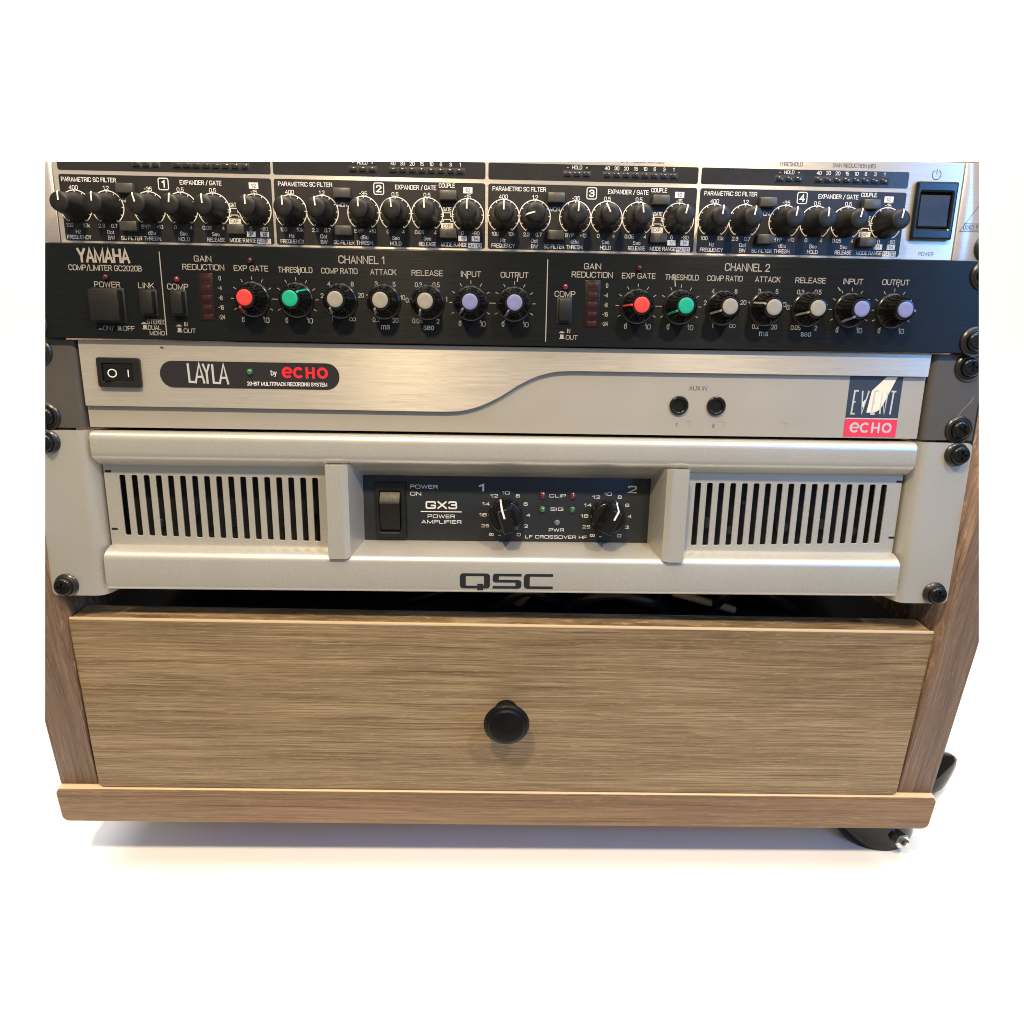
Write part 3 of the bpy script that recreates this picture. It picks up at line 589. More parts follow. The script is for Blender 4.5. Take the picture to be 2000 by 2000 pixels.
# mains switch
sw = link('power_switch', plate(rrect(192.4, 212.6, 187-Z, 213.2-Z, .8), [rrect(195.0, 209.8, 192.2-Z, 208.2-Z, .4)], -2.6, 2.7, 'knob_gloss', 1.1), g1)
link('well', rbox(194.5, 210.2, -.25, .1, 191.8-Z, 208.6-Z, 'hole', .05), sw)
link('rocker', sweep_x([(-.3, 192.5-Z), (-1.6, 192.6-Z), (-2.0, 193.2-Z), (-1.5, 200-Z), (-1.7, 206.6-Z), (-1.5, 207.2-Z), (-.3, 207.9-Z)], 195.4, 209.4, 'knob', 35), sw)
pp = Print(-.05); pp.text('POWER', 202.5, 180.7-Z, 1.75, 7.4)
pp.ring(202.2, 216.5-Z, 2.1, .38, 28, 332, 28); pp.stroke([(202.2, 216.6-Z), (202.2, 219.0-Z)], .38)
pp.build('power_lettering', 'dark_print', g1)
ee = Print(.05); ee.stroke([(217.4, 191.4-Z), (238.4, 191.4-Z), (227.9, 207.5-Z)], .28, True)
ee.build('maker_triangle', 'dark_print', g1)
el = Print(.0); el.stroke([(219.2, 192.2-Z), (236.6, 192.2-Z), (236.6, 195.0-Z), (219.2, 195.0-Z)], .22, True); el.text('BEHRINGER', 227.9, 193.6-Z, 1.7, 16)
el.build('maker_lettering', 'dark_print', g1)
make_screw(g1, 232.9, 184.2-Z, 7.1, 1.6, .1, .3); make_screw(g1, -233, 184.2-Z, 7.1, 1.6, .1, .1)

# ------------------------------------------------------------------ 2: black two channel compressor
g2 = gear_thing('compressor', 'black two channel rack compressor with red, green, grey and lilac capped knobs', 'compressor', 133.45, 'rack units stacked in the cabinet')
Z = 133.45; YF = -2.4
link('faceplate', plate(rrect(-241.3, 241.3, .35, 44.15, .4, 2), [], YF, 3, 'black_panel', .35), g2)
link('chassis', rbox(-215, 215, .7, 210, .8, 43, 'chassis', .2), g2)
def sk(v, c): return c+(v-c)*(358.727+YF)/358.727
def X_(v): return sk(v, GX)
def Z_(v): return sk(v, GZ)-Z
yk = lathe([(8.3, 0), (8.3, .7), (7.9, 1.1), (7.5, 1.3), (7.1, 1.9), (6.5, 3.2), (5.9, 4.6), (5.45, 6.4), (5.2, 9), (4.75, 11.1), (4.5, 11.6), (4.15, 11.65)], 'knob_gloss', 60, 0, 0, 28)
ribs_v, ribs_f = [], []
for i in range(20):
    a = 2*math.pi*i/20; da = .05; n = len(ribs_v)
    for (r, h) in ((7.3, 1.7), (6.15, 4.2), (5.55, 6.4), (5.15, 10.8)):
        for s_ in (-1, 1): ribs_v.append(((r+.22)*math.cos(a+s_*da), -h, (r+.22)*math.sin(a+s_*da)))
        ribs_v.append(((r-.3)*math.cos(a), -h, (r-.3)*math.sin(a)))
    for k in range(3):
        b_ = n+3*k; ribs_f += [(b_, b_+1, b_+4, b_+3), (b_+1, b_+2, b_+5, b_+4), (b_+2, b_, b_+3, b_+5)]
ribs = mesh_from(ribs_v, ribs_f, 'knob_gloss')
caps = {c: lathe([(3.7, 11.2), (3.7, 11.9), (3.55, 12.15), (3.3, 12.25), (2, 12.2)], c, 40) for c in ('red', 'green', 'graycap', 'lilac')}
def fin(c):
    w_ = .42; P = [(4.2, 11.9), (5.35, 11.6), (6.2, 7.5), (7.4, 2.6), (6.4, 2.4), (4.2, 7)]
    vs = [(s_*w_, -h, r) for s_ in (-1, 1) for r, h in P]; n = len(P)
    return mesh_from(vs, [tuple(range(n))[::-1], tuple(range(n, 2*n))]+[(i, (i+1) % n, n+(i+1) % n, n+i) for i in range(n)], c)
fins = {'red': fin('red'), 'green': fin('green'), 'graycap': fin('graycap'), 'lilac': fin('lilac')}
def yam_knob(x, z, c, ang):
    k = link('knob', yk, g2, (x, YF, z)); k.rotation_euler = (0, math.radians(ang), 0)
    link('cap', caps[c], k); link('pointer', fins[c], k); link('grip_ribs', ribs, k); return k
KN = [('red', 209, 270), ('green', 49, 240), ('graycap', 212, 246), ('graycap', 213, 291), ('graycap', 210, 246), ('lilac', 226, 218), ('lilac', 217, 94)]
NAMES = (('EXP GATE', 16.4, 168.0), ('THRESHOLD', 16.4, 167.7), ('COMP RATIO', 17.4, 167.6), ('ATTACK', 12.5, 167.5), ('RELEASE', 15.0, 167.4), ('INPUT', 9.7, 167.3), ('OUTPUT', 13.4, 167.3))
led_y = lathe([(1.45, 0), (1.45, .5), (1.3, 1.1), (.9, 1.6), (.4, 1.8)], 'led_red', 20, smooth=60)
led_y2 = lathe([(1.45, 0), (1.45, .5), (1.3, 1.1), (.9, 1.6), (.4, 1.8)], 'led_bright', 20, smooth=60)
def sqbtn(name, x0, x1, z0, z1, h):
    """square push button in a black well"""
    o = link(name, rbox(X_(x0), X_(x1), YF-h, YF+.5, Z_(z0), Z_(z1), 'knob', .5, 2, .2), g2)
    link('well', rbox(X_(x0)-.8, X_(x1)+.8, YF-.35, YF+.1, Z_(z0)-.8, Z_(z1)+.8, 'hole', .15), o); return o
sqbtn('power_button', -202.4, -188.0, 142.3, 156.9, 5.2)
sqbtn('link_button', -178.9, -172.4, 145.8, 156.6, 4.0)
for ch in range(2):
    OX = ch*187.9
    P2 = Print(YF-.06); T = lambda s_, x, z, h=1.7, w_=None, **k: P2.text(s_, X_(x+OX), Z_(z), h, w_, **k)
    for i, (c, a1, a2) in enumerate(KN):
        cx = -125.6+21.2*i+OX; cz = 153.7
        yam_knob(X_(cx), Z_(cz), c, a1 if ch == 0 else a2)
        nm, ww, zz = NAMES[i]; T(nm, -125.6+21.2*i, zz, 2.6, ww)
        if i in (0, 1, 5, 6):
            for t in range(-5, 6):
                if abs(t) == 5: P2.tick(X_(cx), Z_(cz), 9.0, 10.6, t*30, .24)
                else: P2.tick(X_(cx), Z_(cz), 9.0, 10.6, t*29.5, .28)
            T('0', -125.6+21.2*i-5.3, 144.1, 2.4); T('10', -125.6+21.2*i+5.9, 144.0, 2.4, 2.9)
    for s_, x, z in (('4', -88.5, 161.6), ('8', -77.2, 161.6), ('2', -92.0, 156.0), ('20', -73.1, 156.5), ('1', -87.5, 145.2), ('3', -65.6, 162.0), ('5', -56.9, 161.9), ('1', -70.2, 155.9), ('10', -52.8, 155.8), ('0.2', -66.0, 145.1), ('20', -56.6, 145.0), ('0.3', -45.1, 161.9), ('0.5', -36.5, 162.0), ('0.1', -50.0, 154.6), ('1', -31.5, 155.4), ('0.05', -45.8, 144.9), ('2', -35.7, 144.9)):
        T(s_, x, z, 2.25, squeeze=1.05)
    for dx in (-.75, .75): P2.ring(X_(-77.6+OX+dx), Z_(145.1), .8, .26, 0, 360, 16, lift=.004*dx+.01)
    T('ms', -61.6, 142.0, 2.9, 4.4); T('sec', -40.3, 142.1, 2.9, 5.2)
    T('CHANNEL %d' % (ch+1), -72.4 if ch == 0 else -72.6, 172.9, 3.6, 22)
    T('GAIN', -148.4, 172.0, 2.7, 8.3); T('REDUCTION', -148.4, 168.1, 2.7, 19.9)
    T('COMP', -161.4, 158.9, 2.7, 10.1)
    for s_, z in (('0', 163.2), ('-4', 158.7), ('-8', 154.1), ('-16', 149.6), ('-24', 145.1)):
        T(s_, -140.9-(0 if s_ == '0' else .3), z, 2.1)
    # switch legends
    def legend(x, z, pressed):
        xx, zz = X_(x+OX), Z_(z)
        P2.rect(xx-1.3, xx+1.3, zz-1.0, zz-.65)
        if pressed: P2.rect(xx-.7, xx+.7, zz-.6, zz-.2)
        else: P2.rect(xx-.85, xx+.85, zz-.6, zz+1.1)
    legend(-162.4, 141.3, 1); T('IN', -159.0, 141.4, 2.1)
    legend(-162.3, 138.5, 0); T('OUT', -157.4, 138.3, 2.1, 5.8)
    if ch == 0:
        T('COMP/LIMITER GC2020B', -195.2, 166.9, 2.6, 34.6)
        T('POWER', -195.1, 159.3, 2.6, 12.3); T('LINK', -176.5, 159.2, 2.6, 7.6)
        legend(-200.6, 138.9, 1); T('ON/', -196.7, 138.9, 2.2, 5.2); legend(-191.4, 138.9, 0); T('OFF', -186.9, 138.9, 2.2, 5.6)
        legend(-179.3, 142.1, 1); T('STEREO', -173.2, 142.2, 2.1, 9.3); legend(-179.0, 139.6, 0); T('DUAL', -174.4, 139.5, 2.1, 6.2); T('MONO', -173.3, 136.9, 2.1, 7.3)
    P2.build('control_lettering', 'gray_print', g2, 'thin warm grey legends of channel %s' % ('one' if ch == 0 else 'two'))
    dv = Print(YF-.06); xx = X_(-168.8 if ch == 0 else 17.6); dv.rect(xx-.22, xx+.22, Z_(136.0), Z_(174.8)); dv.build('divider_line', 'gray_print', g2)
    mt = link('gain_meter', rbox(X_(-151.6+OX), X_(-144.2+OX), YF-.25, YF+.2, Z_(143.3), Z_(165.4), 'meter_red', .12), g2)
    for q in range(5):
        zc = Z_(163.1-4.5*q); link('meter_bar', rbox(X_(-149.9+OX), X_(-145.6+OX), YF-.33, YF-.2, zc-1.1, zc+1.1, 'meter_bar', .05), mt)
    link('indicator_lamp', led_y2 if ch == 0 else led_y2, g2, (X_(-161.3+OX), YF, Z_(162.2)))
    link('indicator_lamp', led_y, g2, (X_(-125.6+OX), YF, Z_(171.5)))
    sqbtn('comp_button', -164.1+OX-.4*ch, -158.2+OX-.4*ch, 145.9, 156.6, 4.0 if ch == 0 else 2.2)
link('indicator_lamp', led_y, g2, (X_(-195.2), YF, Z_(162.6)))
br = Print(YF-.09); br.text('YAMAHA', X_(-195.4), Z_(172.5), 6.5, 24.8, bold=.02); br.build('brand_lettering', 'gray_print', g2)
scr = Print(YF-.10)
for pts in ([(-103.2, 169.5), (-102.6, 165.5)], [(79.8, 168.4), (80.6, 163.4)], [(3.4, 168), (3.0, 164.2)], [(-22.6, 167.4), (-21.2, 165.2)], [(160.9, 164.6), (162.4, 162.9)], [(191.0, 166.6), (190.8, 165.1)]):
    scr.stroke([(X_(a), Z_(b_)) for a, b_ in pts], .28, w2=.55)
scr.build('scratch', 'gray_print', g2)
for sx in (-1, 1):
    for z in (139.7, 171.45): make_screw(g2, X_(sx*233.2), Z_(z), 7.2, 1.6, YF, random.uniform(-.6, .6))

# ------------------------------------------------------------------ 3: champagne recording interface
g3 = gear_thing('audio_interface', 'champagne brushed metal recording interface with a curved lower edge and round end badge', 'audio interface', 89.0, 'rack units stacked in the cabinet')
Z = 89.0
curve = [(-81, 100.7), (-40, 100.55), (-30, 100.7), (-23.3, 101.3), (-15, 103.6), (-6.7, 107.4), (-1.8, 110.3), (5.6, 115.0), (13.8, 118.9), (22, 121.1), (29, 121.75), (40, 121.9)]
def smooth_curve(P, sub=6):
    out = []
    for i in range(len(P)-1):
        a, b_, c, d = [Vector(P[min(max(i+j, 0), len(P)-1)]) for j in (-1, 0, 1, 2)]
        for k in range(sub):
            t = k/sub; q = .5*((2*b_)+(c-a)*t+(2*a-5*b_+4*c-d)*t*t+(3*b_-a-3*c+d)*t**3); out.append((q.x, q.y))
    out.append(P[-1]); return out
out = [(-212.5, 101.0)]+smooth_curve(curve)+[(212.8, 121.9), (213.0, 133.2), (-212.7, 133.2)]
link('brushed_plate', plate(Lz(out), [], .4, 2.0, 'layla', .12), g3)
lw = link('lower_panel', plate(Lz(rrect(-212.9, 213.0, 90.0, 131, .4, 2)), [circle(87.0, 105.5-Z, 4.1, 28), circle(106.2, 105.5-Z, 4.1, 28)], 2.6, 2, 'lower', .2), g3)
link('chassis', rbox(-212, 212, 4.8, 200, .9, 43.4, 'chassis', .2), g3)
for s_ in (-1, 1):
    pr_ = [(s_*241.3, 3.2), (s_*241.3, 1.3), (s_*217.6, 1.3), (s_*216.4, 1.55), (s_*215.4, 2.3), (s_*214.6, 3.6), (s_*214.2, 6), (s_*214.2, 12), (s_*216, 12), (s_*216, 3.2)]
    link('rack_ear', sweep_z(pr_, .7, 44.1, 'ear', 40), g3)
    for z in (95.25, 127.0): make_screw(g3, s_*233.2, z-Z, 7.1, 1.6, 1.3, random.uniform(-.6, .6))
sw = link('power_switch', plate(rrect(-203.9, -182.9, 110.4-Z, 124.9-Z, 1.2), [rrect(-201.3, -186.5, 113.4-Z, 122.0-Z, .2)], -1.9, 2.3, 'knob', .4), g3)
link('well', rbox(-201.6, -186.2, -.1, .4, 113.1-Z, 122.3-Z, 'hole', .05), sw)
bm_r = [(-200.3, -.2), (-200.3, -2.5), (-199.9, -2.8), (-193.8, -1.7), (-187.4, -1.3), (-186.9, -1.1), (-186.9, -.2)]
rk = link('rocker', sweep_z(bm_r, 113.6-Z, 121.8-Z, 'knob_gloss', 25), sw)
def on_rocker(x): return -1.7+(x+193.8)*(.4/6.4) if x > -193.8 else -1.7+(x+193.8)*(1.1/6.1)
rp = Print(0); rp.ring(-196.2, 117.3-Z, 1.85, .5, 0, 360, 28); rp.rect(-189.0, -188.5, 115.5-Z, 119.0-Z)
rp.v = [(x, on_rocker(x)-.08, z) for x, y, z in rp.v]; rp.build('switch_marks', 'white_print', sw)
bd = link('name_badge', plate(Lz(rrect(-174.0, -85.2, 110.75, 123.75, 6.45, 10)), [], .15, .4, 'badge', .08), g3)
L = Print(.08); w_ = 1.05
def lyr(pts, **k): L.stroke([(x, z-Z) for x, z in pts], w_, **k)
lyr([(-159.9, 122.6), (-159.6, 113.6), (-157.1, 113.5)]); lyr([(-156.7, 112.9), (-154.4, 122.5), (-152.3, 112.9)], lift=.01); lyr([(-156, 116.1), (-153.2, 116.1)], lift=.02)
lyr([(-152.6, 122.5), (-150.9, 118.0), (-149.4, 122.4)]); lyr([(-150.9, 118.0), (-150.7, 112.8)], lift=.01)
lyr([(-147.9, 122.4), (-147.7, 113.3), (-145.3, 113.2)]); lyr([(-144.8, 112.7), (-142.4, 122.3), (-140.5, 112.6)], lift=.01); lyr([(-144, 115.8), (-141.4, 115.8)], lift=.02)
L.build('name_lettering', 'chrome_letter', bd)
E_ = Print(.08)
def echo(p, x0, x1, zc, h, sw_, lift=0.):
    """the rounded word: e C H O"""
    W = x1-x0; u = W/4.22; r = h/2-sw_/2; q = u/2-sw_/2
    c = x0+u/2; p.ring(c, zc, r, sw_, 90, -228, 30, lift=lift, sx=q/r); p.rect(c-q, c+q, zc-sw_*.36, zc+sw_*.36, lift+.01)
    c = x0+u*1.53; p.ring(c, zc, r, sw_, 130, 410, 30, lift=lift, sx=q/r)
    c = x0+u*2.6; p.rect(c-u*.42, c-u*.42+sw_, zc-h/2, zc+h/2, lift); p.rect(c+u*.42-sw_, c+u*.42, zc-h/2, zc+h/2, lift); p.rect(c-u*.42, c+u*.42, zc-sw_*.4, zc+sw_*.4, lift+.01)
    c = x1-u/2; p.ring(c, zc, r, sw_, 0, 360, 32, lift=lift, sx=q/r)
echo(E_, -113.7, -90.8, 118.9-Z, 5.6, 1.35)
E_.build('red_lettering', 'red_letter', bd)
B_ = Print(.08); B_.text('by', -117.7, 118.7-Z, 2.6, 2.9); B_.text('20-BIT MULTITRACK RECORDING SYSTEM', -111.3, 113.2-Z, 1.9, 39.8, bold=.01)
B_.build('small_lettering', 'white_print', bd)
link('indicator_lamp', lathe([(1.55, 0), (1.5, .8), (1.2, 1.5), (.6, 1.9), (.3, 1.95)], 'led_green', 24, smooth=60), g3, (-129.4, .15, 119.0-Z))
for x in (87.0, 106.2):
    j = link('aux_jack', lathe([(3.6, 0), (4.8, 0), (4.85, .8), (4.6, 1.35), (4.1, 1.5), (3.5, 1.35), (3.2, .8), (3.15, -.5), (3.1, -3), (2.0, -3.1)], 'knob_gloss', 40, smooth=50), g3, (x, 2.6, 105.5-Z))
    link('socket_hole', mesh_from([(3.2*math.cos(a*math.pi/12), .4, 3.2*math.sin(a*math.pi/12)) for a in range(24)], [tuple(range(24))], 'hole'), j)
A_ = Print(2.54); A_.text('AUX IN', 96.3, 114.3-Z, 2.3, 9.2); A_.text('7', 86.5, 95.4-Z, 2.1); A_.text('8', 105.7, 95.3-Z, 2.1)
A_.build('input_lettering', 'dark_print', g3)
sm = Print(2.53)
for x in (90.5, 108.2, 140.5): sm.stroke([(x, 97.6-Z), (x+2.2, 97.3-Z), (x+3.2, 96.9-Z)], .06, w2=.2); sm.stroke([(x+2.9, 96.6-Z), (x+2.7, 94.2-Z)], .07)
sm.build('scuff', 'ear', g3)
chip = Print(.36); chip.poly([(x, z-Z) for x, z in ((-173.0, 130.2), (-172.2, 130.6), (-171.3, 130.1), (-170.6, 130.3), (-171.2, 129.6), (-172.4, 129.4))]); chip.build('paint_chip', 'ear', g3)
eb = link('end_badge', plate(Lz([(173.9, 90.8), (201.3, 90.8), (201.3, 121.8), (173.9, 121.8)]), [], 2.45, .3, 'badge_blue'), g3)
R_ = Print(2.40); R_.rect(173.9, 201.3, 90.8-Z, 99.9-Z); R_.build('red_field', 'badge_red', eb)
F_ = Print(2.39)
def foot(pts): F_.poly([(GX+(x-GX)*1.0067, z-Z) for x, z in pts])
foot([(191.5, 121.6), (197.0, 121.6), (194.2, 114.6), (191.3, 107.4), (190.2, 105.2), (187.9, 103.6), (186.7, 103.2), (183.2, 103.3), (184.6, 114.4)])
F_.poly([(GX+(x-GX)*1.0067, z-Z) for x, z in [(181.9, 110.2), (180.7, 108.6), (180.6, 106.7), (181.5, 105.2)]][::-1]); F_.build('cream_shape', 'cream', eb)
S_ = Print(2.38); S_.rect(173.9, 201.3, 99.9-Z, 100.5-Z)
def ev(pts, **k): S_.stroke([(x*1.0053-0.6, z-Z) for x, z in pts], .85, **k)
def letE(x): ev([(x+2.6, 114.3), (x+.6, 114.3), (x+.1, 102.6), (x+1.9, 102.6)]); ev([(x+.4, 108.7), (x+1.6, 108.7)], lift=.01)
letE(176.2); ev([(180.8, 114.3), (181.7, 102.8), (184.1, 114.3)]); letE(186.6)
ev([(191.1, 102.6), (190.9, 114.2), (193.3, 102.8), (193.9, 114.2)]); ev([(195.6, 114.2), (198.2, 114.2)]); ev([(196.9, 114.2), (196.4, 102.5)], lift=.01)
echo(S_, 176.7, 198.8, 95.5-Z, 5.4, 1.1)
S_.build('badge_lettering', 'chrome_letter', eb)
hs = Print(1.24); hs.stroke([(231.5, 101.5-Z), (233.5, 105.2-Z), (237.5, 109.8-Z), (238.4, 112.2-Z)], .16, w2=.3); hs.build('scratch', 'gray_print', g3)

# ------------------------------------------------------------------ 4: silver power amplifier
g4 = gear_thing('power_amplifier', 'silver power amplifier with slotted vents, two knobs and two upright handles', 'power amplifier', 0, 'rack units stacked in the cabinet')
top_p = [(22, 88.5), (6, 88.5), (2, 88.45), (.2, 88.1), (-1.2, 87.2), (-2.0, 85.8), (-2.2, 84), (-2.2, 78), (-2.0, 76.4), (-1.2, 75.0), (.2, 73.8), (1.6, 72.7), (3.2, 71.6), (5.2, 70.5), (7.0, 69.9), (22, 69.9)]
bot_p = [(22, 26.8), (7, 26.8), (5.6, 26.9), (3.0, 26.0), (.8, 25.0), (-.8, 24.0), (-1.8, 22.7), (-2.2, 21), (-2.3, 8), (-2.1, 6.3), (-1.3, 5.0), (0, 4.4), (3, 4.2), (22, 4.2)]
topc = [(22, 88.5), (6, 88.5), (2, 88.45), (.2, 88.1), (-1.2, 87.2), (-2.0, 85.8), (-2.2, 84), (-2.2, 78), (-2.0, 76.4), (-1.2, 75.0), (.4, 73.7), (3.0, 72.5), (6.5, 71.3), (10, 69.2), (16.2, 64.6), (22, 64.6)]
botc = [(22, 28.5), (16.2, 28.5), (14, 27.8), (.8, 24.6), (-.8, 23.8), (-1.8, 22.6), (-2.2, 21), (-2.3, 8), (-2.1, 6.3), (-1.3, 5.0), (0, 4.4), (3, 4.2), (22, 4.2)]
for nm, pr_ in (('top_moulding', top_p), ('bottom_moulding', bot_p)):
    link(nm, sweep_x(pr_, -211.2, -83, 'silver'), g4); link(nm, sweep_x(pr_, 83, 211.2, 'silver'), g4)
for nm, pr_ in (('top_moulding', topc), ('bottom_moulding', botc)):
    link(nm, sweep_x(pr_, -83, 83, 'silver'), g4)
holes = []
for i in range(17):
    xc = -(201.9-6.27*i); zb = 32.2-2.4*i/16; zt = 64.7-.3*i/16
    holes.append(rrect(xc-1.5, xc+1.5, zb, zt, .75, 3))
vent_me = plate([(-211.2, 26), (-81, 26), (-81, 71), (-211.2, 71)], holes, 7, .9, 'vent_silver', .2)
vent_mirror = vent_me.copy(); vent_mirror.transform(Matrix.Diagonal((-1, 1, 1, 1))); vent_mirror.flip_normals()
for s_ in (-1, 1):
    vp = link('vent_panel', vent_me if s_ < 0 else vent_mirror, g4)
    for z in (35.5, 66.5): link('clip_notch', rbox(s_*209.2-1.2, s_*209.2+2.0, 6.9, 7.4, z-.6, z+.6, 'hole', .1), vp)
    # upright handle, chamfered inner edge, running back to the control panel
    hp = [(s_*93.6, 9), (s_*93.6, -3.6), (s_*93.2, -4.1), (s_*85.3, -4.1), (s_*84.8, -3.9), (s_*82.4, -1.6), (s_*78.0, 16.5), (s_*80.5, 17)]
    hh = [(x, y) for x, y in hp]
    hd = link('handle', sweep_z(hh, 23.4, 72.9, 'silver', 12), g4)
    # ear
    ef = [(s_*241.3, 3), (s_*241.3, -0.02), (s_*219.0, -.02), (s_*217.4, .15), (s_*215.9, .8), (s_*214.7, 2.0), (s_*213.7, 3.8), (s_*212.8, 6.2), (s_*212.2, 9.5), (s_*211.9, 14), (s_*214, 14), (s_*217, 3)]
    me = sweep_z(ef, .4, 88.4, 'silver', 30); bm = bmesh.new(); bm.from_mesh(me)
    ed = [e for e in bm.edges if abs(abs((e.verts[0].co.x+e.verts[1].co.x)/2)-.2413) < 1e-5 and abs(e.verts[0].co.z-e.verts[1].co.z) < 1e-6]
    bmesh.ops.bevel(bm, geom=ed, offset=.0026, segments=5, affect='EDGES', profile=.5); me2 = bm_mesh(bm, 'silver', 30)
    link('rack_ear', me2, g4)
    for z in (6.35, 82.55): make_screw(g4, s_*233.2, z, 6.2, 3.2, -.02, .4+random.uniform(-.5, .5))
link('chassis', rbox(-210, 210, 24, 260, 4.6, 88, 'chassis', .3), g4)
for s_ in (-1, 1): link('vent_mesh', rbox(s_*146-64, s_*146+64, 20, 23.8, 27, 71, 'hole', .2), g4)
for s_ in (-1, 1):
    for x, z, h_, r_ in ((108, 40, 9, 3.2), (121, 36, 7, 2.4), (128, 52, 5, 1.6), (150, 38, 10, 3.4), (163, 36, 6, 2), (172, 40, 8, 2.8), (190, 36, 6, 2.6)):
        c = link('inner_component', lathe([(r_, 0), (r_, h_*.3), (r_*.9, h_*.34)], 'component', 14), g4, (s_*x+(3 if s_ > 0 else 0), 19.5, z))
cp = link('control_panel', rbox(-78.2, 78.2, 16, 22, 28.0, 65.2, 'amp_black', .1), g4)
ro = link('power_rocker', plate(rrect(-71.6, -55.0, 29.7, 61.2, .5), [rrect(-69.2, -58.0, 33.6, 56.4, 1.2)], 14.2, 2.2, 'knob', .8), cp)
link('rocker', sweep_x([(18, 34.0), (15.2, 34.2), (13.9, 35.2), (13.4, 40), (13.2, 45), (12.0, 49.8), (12.4, 51.2), (14.8, 54.8), (15.6, 56), (18, 56)], -68.9, -58.3, 'knob', 20), ro)
C_ = Print(15.93)
def tx(s_, x, z, h, w_=None, **k): C_.text(s_, x, z, h, w_, bold=k.pop('bold', .015), squeeze=k.pop('squeeze', 1.25), k=.17, **k)
tx('POWER', -45.3, 58.7, 2.1, 15); tx('ON', -49.8, 54.8, 2.0, 5.9); tx('GX3', -35.9, 48.6, 4.3, 17.2, bold=.035)
C_.rect(-47.2, -24.9, 44.65, 45.2); tx('POWER', -36.0, 42.3, 2.0, 14.9); tx('AMPLIFIER', -35.9, 39.2, 2.0, 22)
tx('1', -14.0, 58.6, 4.1, 3.0, bold=.05); tx('2', 68.2, 58.6, 4.1, 4.9, bold=.035)
for kx in (-.9, 54.9):
    for s_, dx, z in (('12', -6.3, 54.1), ('10', .1, 55.9), ('8', 6.6, 54.3), ('6', 11.0, 49.75), ('4', 12.6, 43.5), ('2', 11.4, 37.3), ('0', 7.5, 32.45), ('25', -11.0, 37.3), ('18', -12.3, 43.45), ('14', -10.7, 49.6)):
        tx(s_, kx+dx, z, 1.75, 2.1*len(s_))
    for q in (-.62, .62): C_.ring(kx-7.5+q, 32.4, .62, .42, 0, 360, 12, lift=.01*q+.02)
    C_.rect(kx-3.7, kx-2.4, 31.7, 32.1)
for s_, x, z, ww in (('CLIP', 27.5, 54.6, 9.0), ('SIG', 27.3, 47.1, 7.0), ('PWR', 27.4, 35.3, 8.4), ('LF CROSSOVER HF', 27.3, 31.3, 34.2)): tx(s_, x, z, 1.8, ww, bold=.008)
C_.build('control_lettering', 'white_print', cp)
led_s = lambda mname: lathe([(1.6, 0), (1.6, .3), (1.25, .5), (1.25, 1.2), (.9, 1.8), (.4, 2.0)], mname, 24, smooth=55)
lr, lg, lc = led_s('led_bright'), led_s('led_green'), led_s('led_clear')
for me_, x, z in ((lr, 19.2, 54.7), (lr, 35.7, 54.7), (lg, 19.3, 47.0), (lg, 35.8, 47.0), (lc, 27.6, 39.6)): link('indicator_lamp', me_, cp, (x, 15.9, z))
# gain knobs: round skirt, raised bar grip, white pointer over the edge
skirt = lathe([(9.2, .2), (9.4, 1.0), (9.4, 3.5), (9.1, 6.6), (8.7, 7.4), (8.0, 7.8), (4, 7.9)], 'knob_gloss', 48, smooth=40)
def grip_mesh():
    bm = bmesh.new(); bmesh.ops.create_cube(bm, size=1)
    for v in bm.verts:
        front = v.co.y < 0
        hx = 3.1 if front else 5.4; hz = 7.0 if front else 9.0
        v.co = Vector(((hx if v.co.x > 0 else -hx), (-19.0 if front else -6.5), (hz if v.co.z > 0 else -hz)))*S
    for v in bm.verts:
        if v.co.z < 0 and v.co.y < -.01: v.co.y -= .0002
    bmesh.ops.bevel(bm, geom=list(bm.edges), offset=.0009, segments=3, affect='EDGES'); return bm_mesh(bm, 'knob_gloss', 30)
gm = grip_mesh()
pm = mesh_from([(-.5, -19.15, 2.0), (.5, -19.15, 2.0), (.5, -19.15, 6.5), (-.5, -19.15, 6.5), (.5, -18.2, 7.4), (-.5, -18.2, 7.4), (.5, -8.0, 9.0), (-.5, -8.0, 9.0), (.5, -7.2, 9.55), (-.5, -7.2, 9.55), (.5, -3.4, 9.58), (-.5, -3.4, 9.58)], [(0, 1, 2, 3), (3, 2, 4, 5), (5, 4, 6, 7), (7, 6, 8, 9), (9, 8, 10, 11)], 'pointer')
for kx, an in ((-.9, -17), (54.9, 26)):
    k = link('gain_knob', skirt, cp, (kx, 15.9, 43.9)); k.rotation_euler = (0, math.radians(an), 0)
    link('grip', gm, k); link('pointer', pm, k)
# three letter logo on the lower moulding
QL = -2.36
lg_ = Print(QL)
def ringrect(x0, x1, z0, z1, tx_, tz, r): return plate(rrect(x0, x1, z0, z1, r, 4), [rrect(x0+tx_, x1-tx_, z0+tz, z1-tz, .5, 2)], QL, .12, 'logo_black')
def jl(name, mes): 
    o = link(name, mes, g4); return o
q_me = ringrect(-24.9, -8.8, 7.3, 15.7, 3.2, 1.5, 1.8)
lq = jl('logo_lettering', q_me)
lg_.rect(-15.6, -12.4, 6.2, 9.9, .03)
lg_.v = list(lg_.v)
def cshape(pts): lg_.poly(pts, .02)
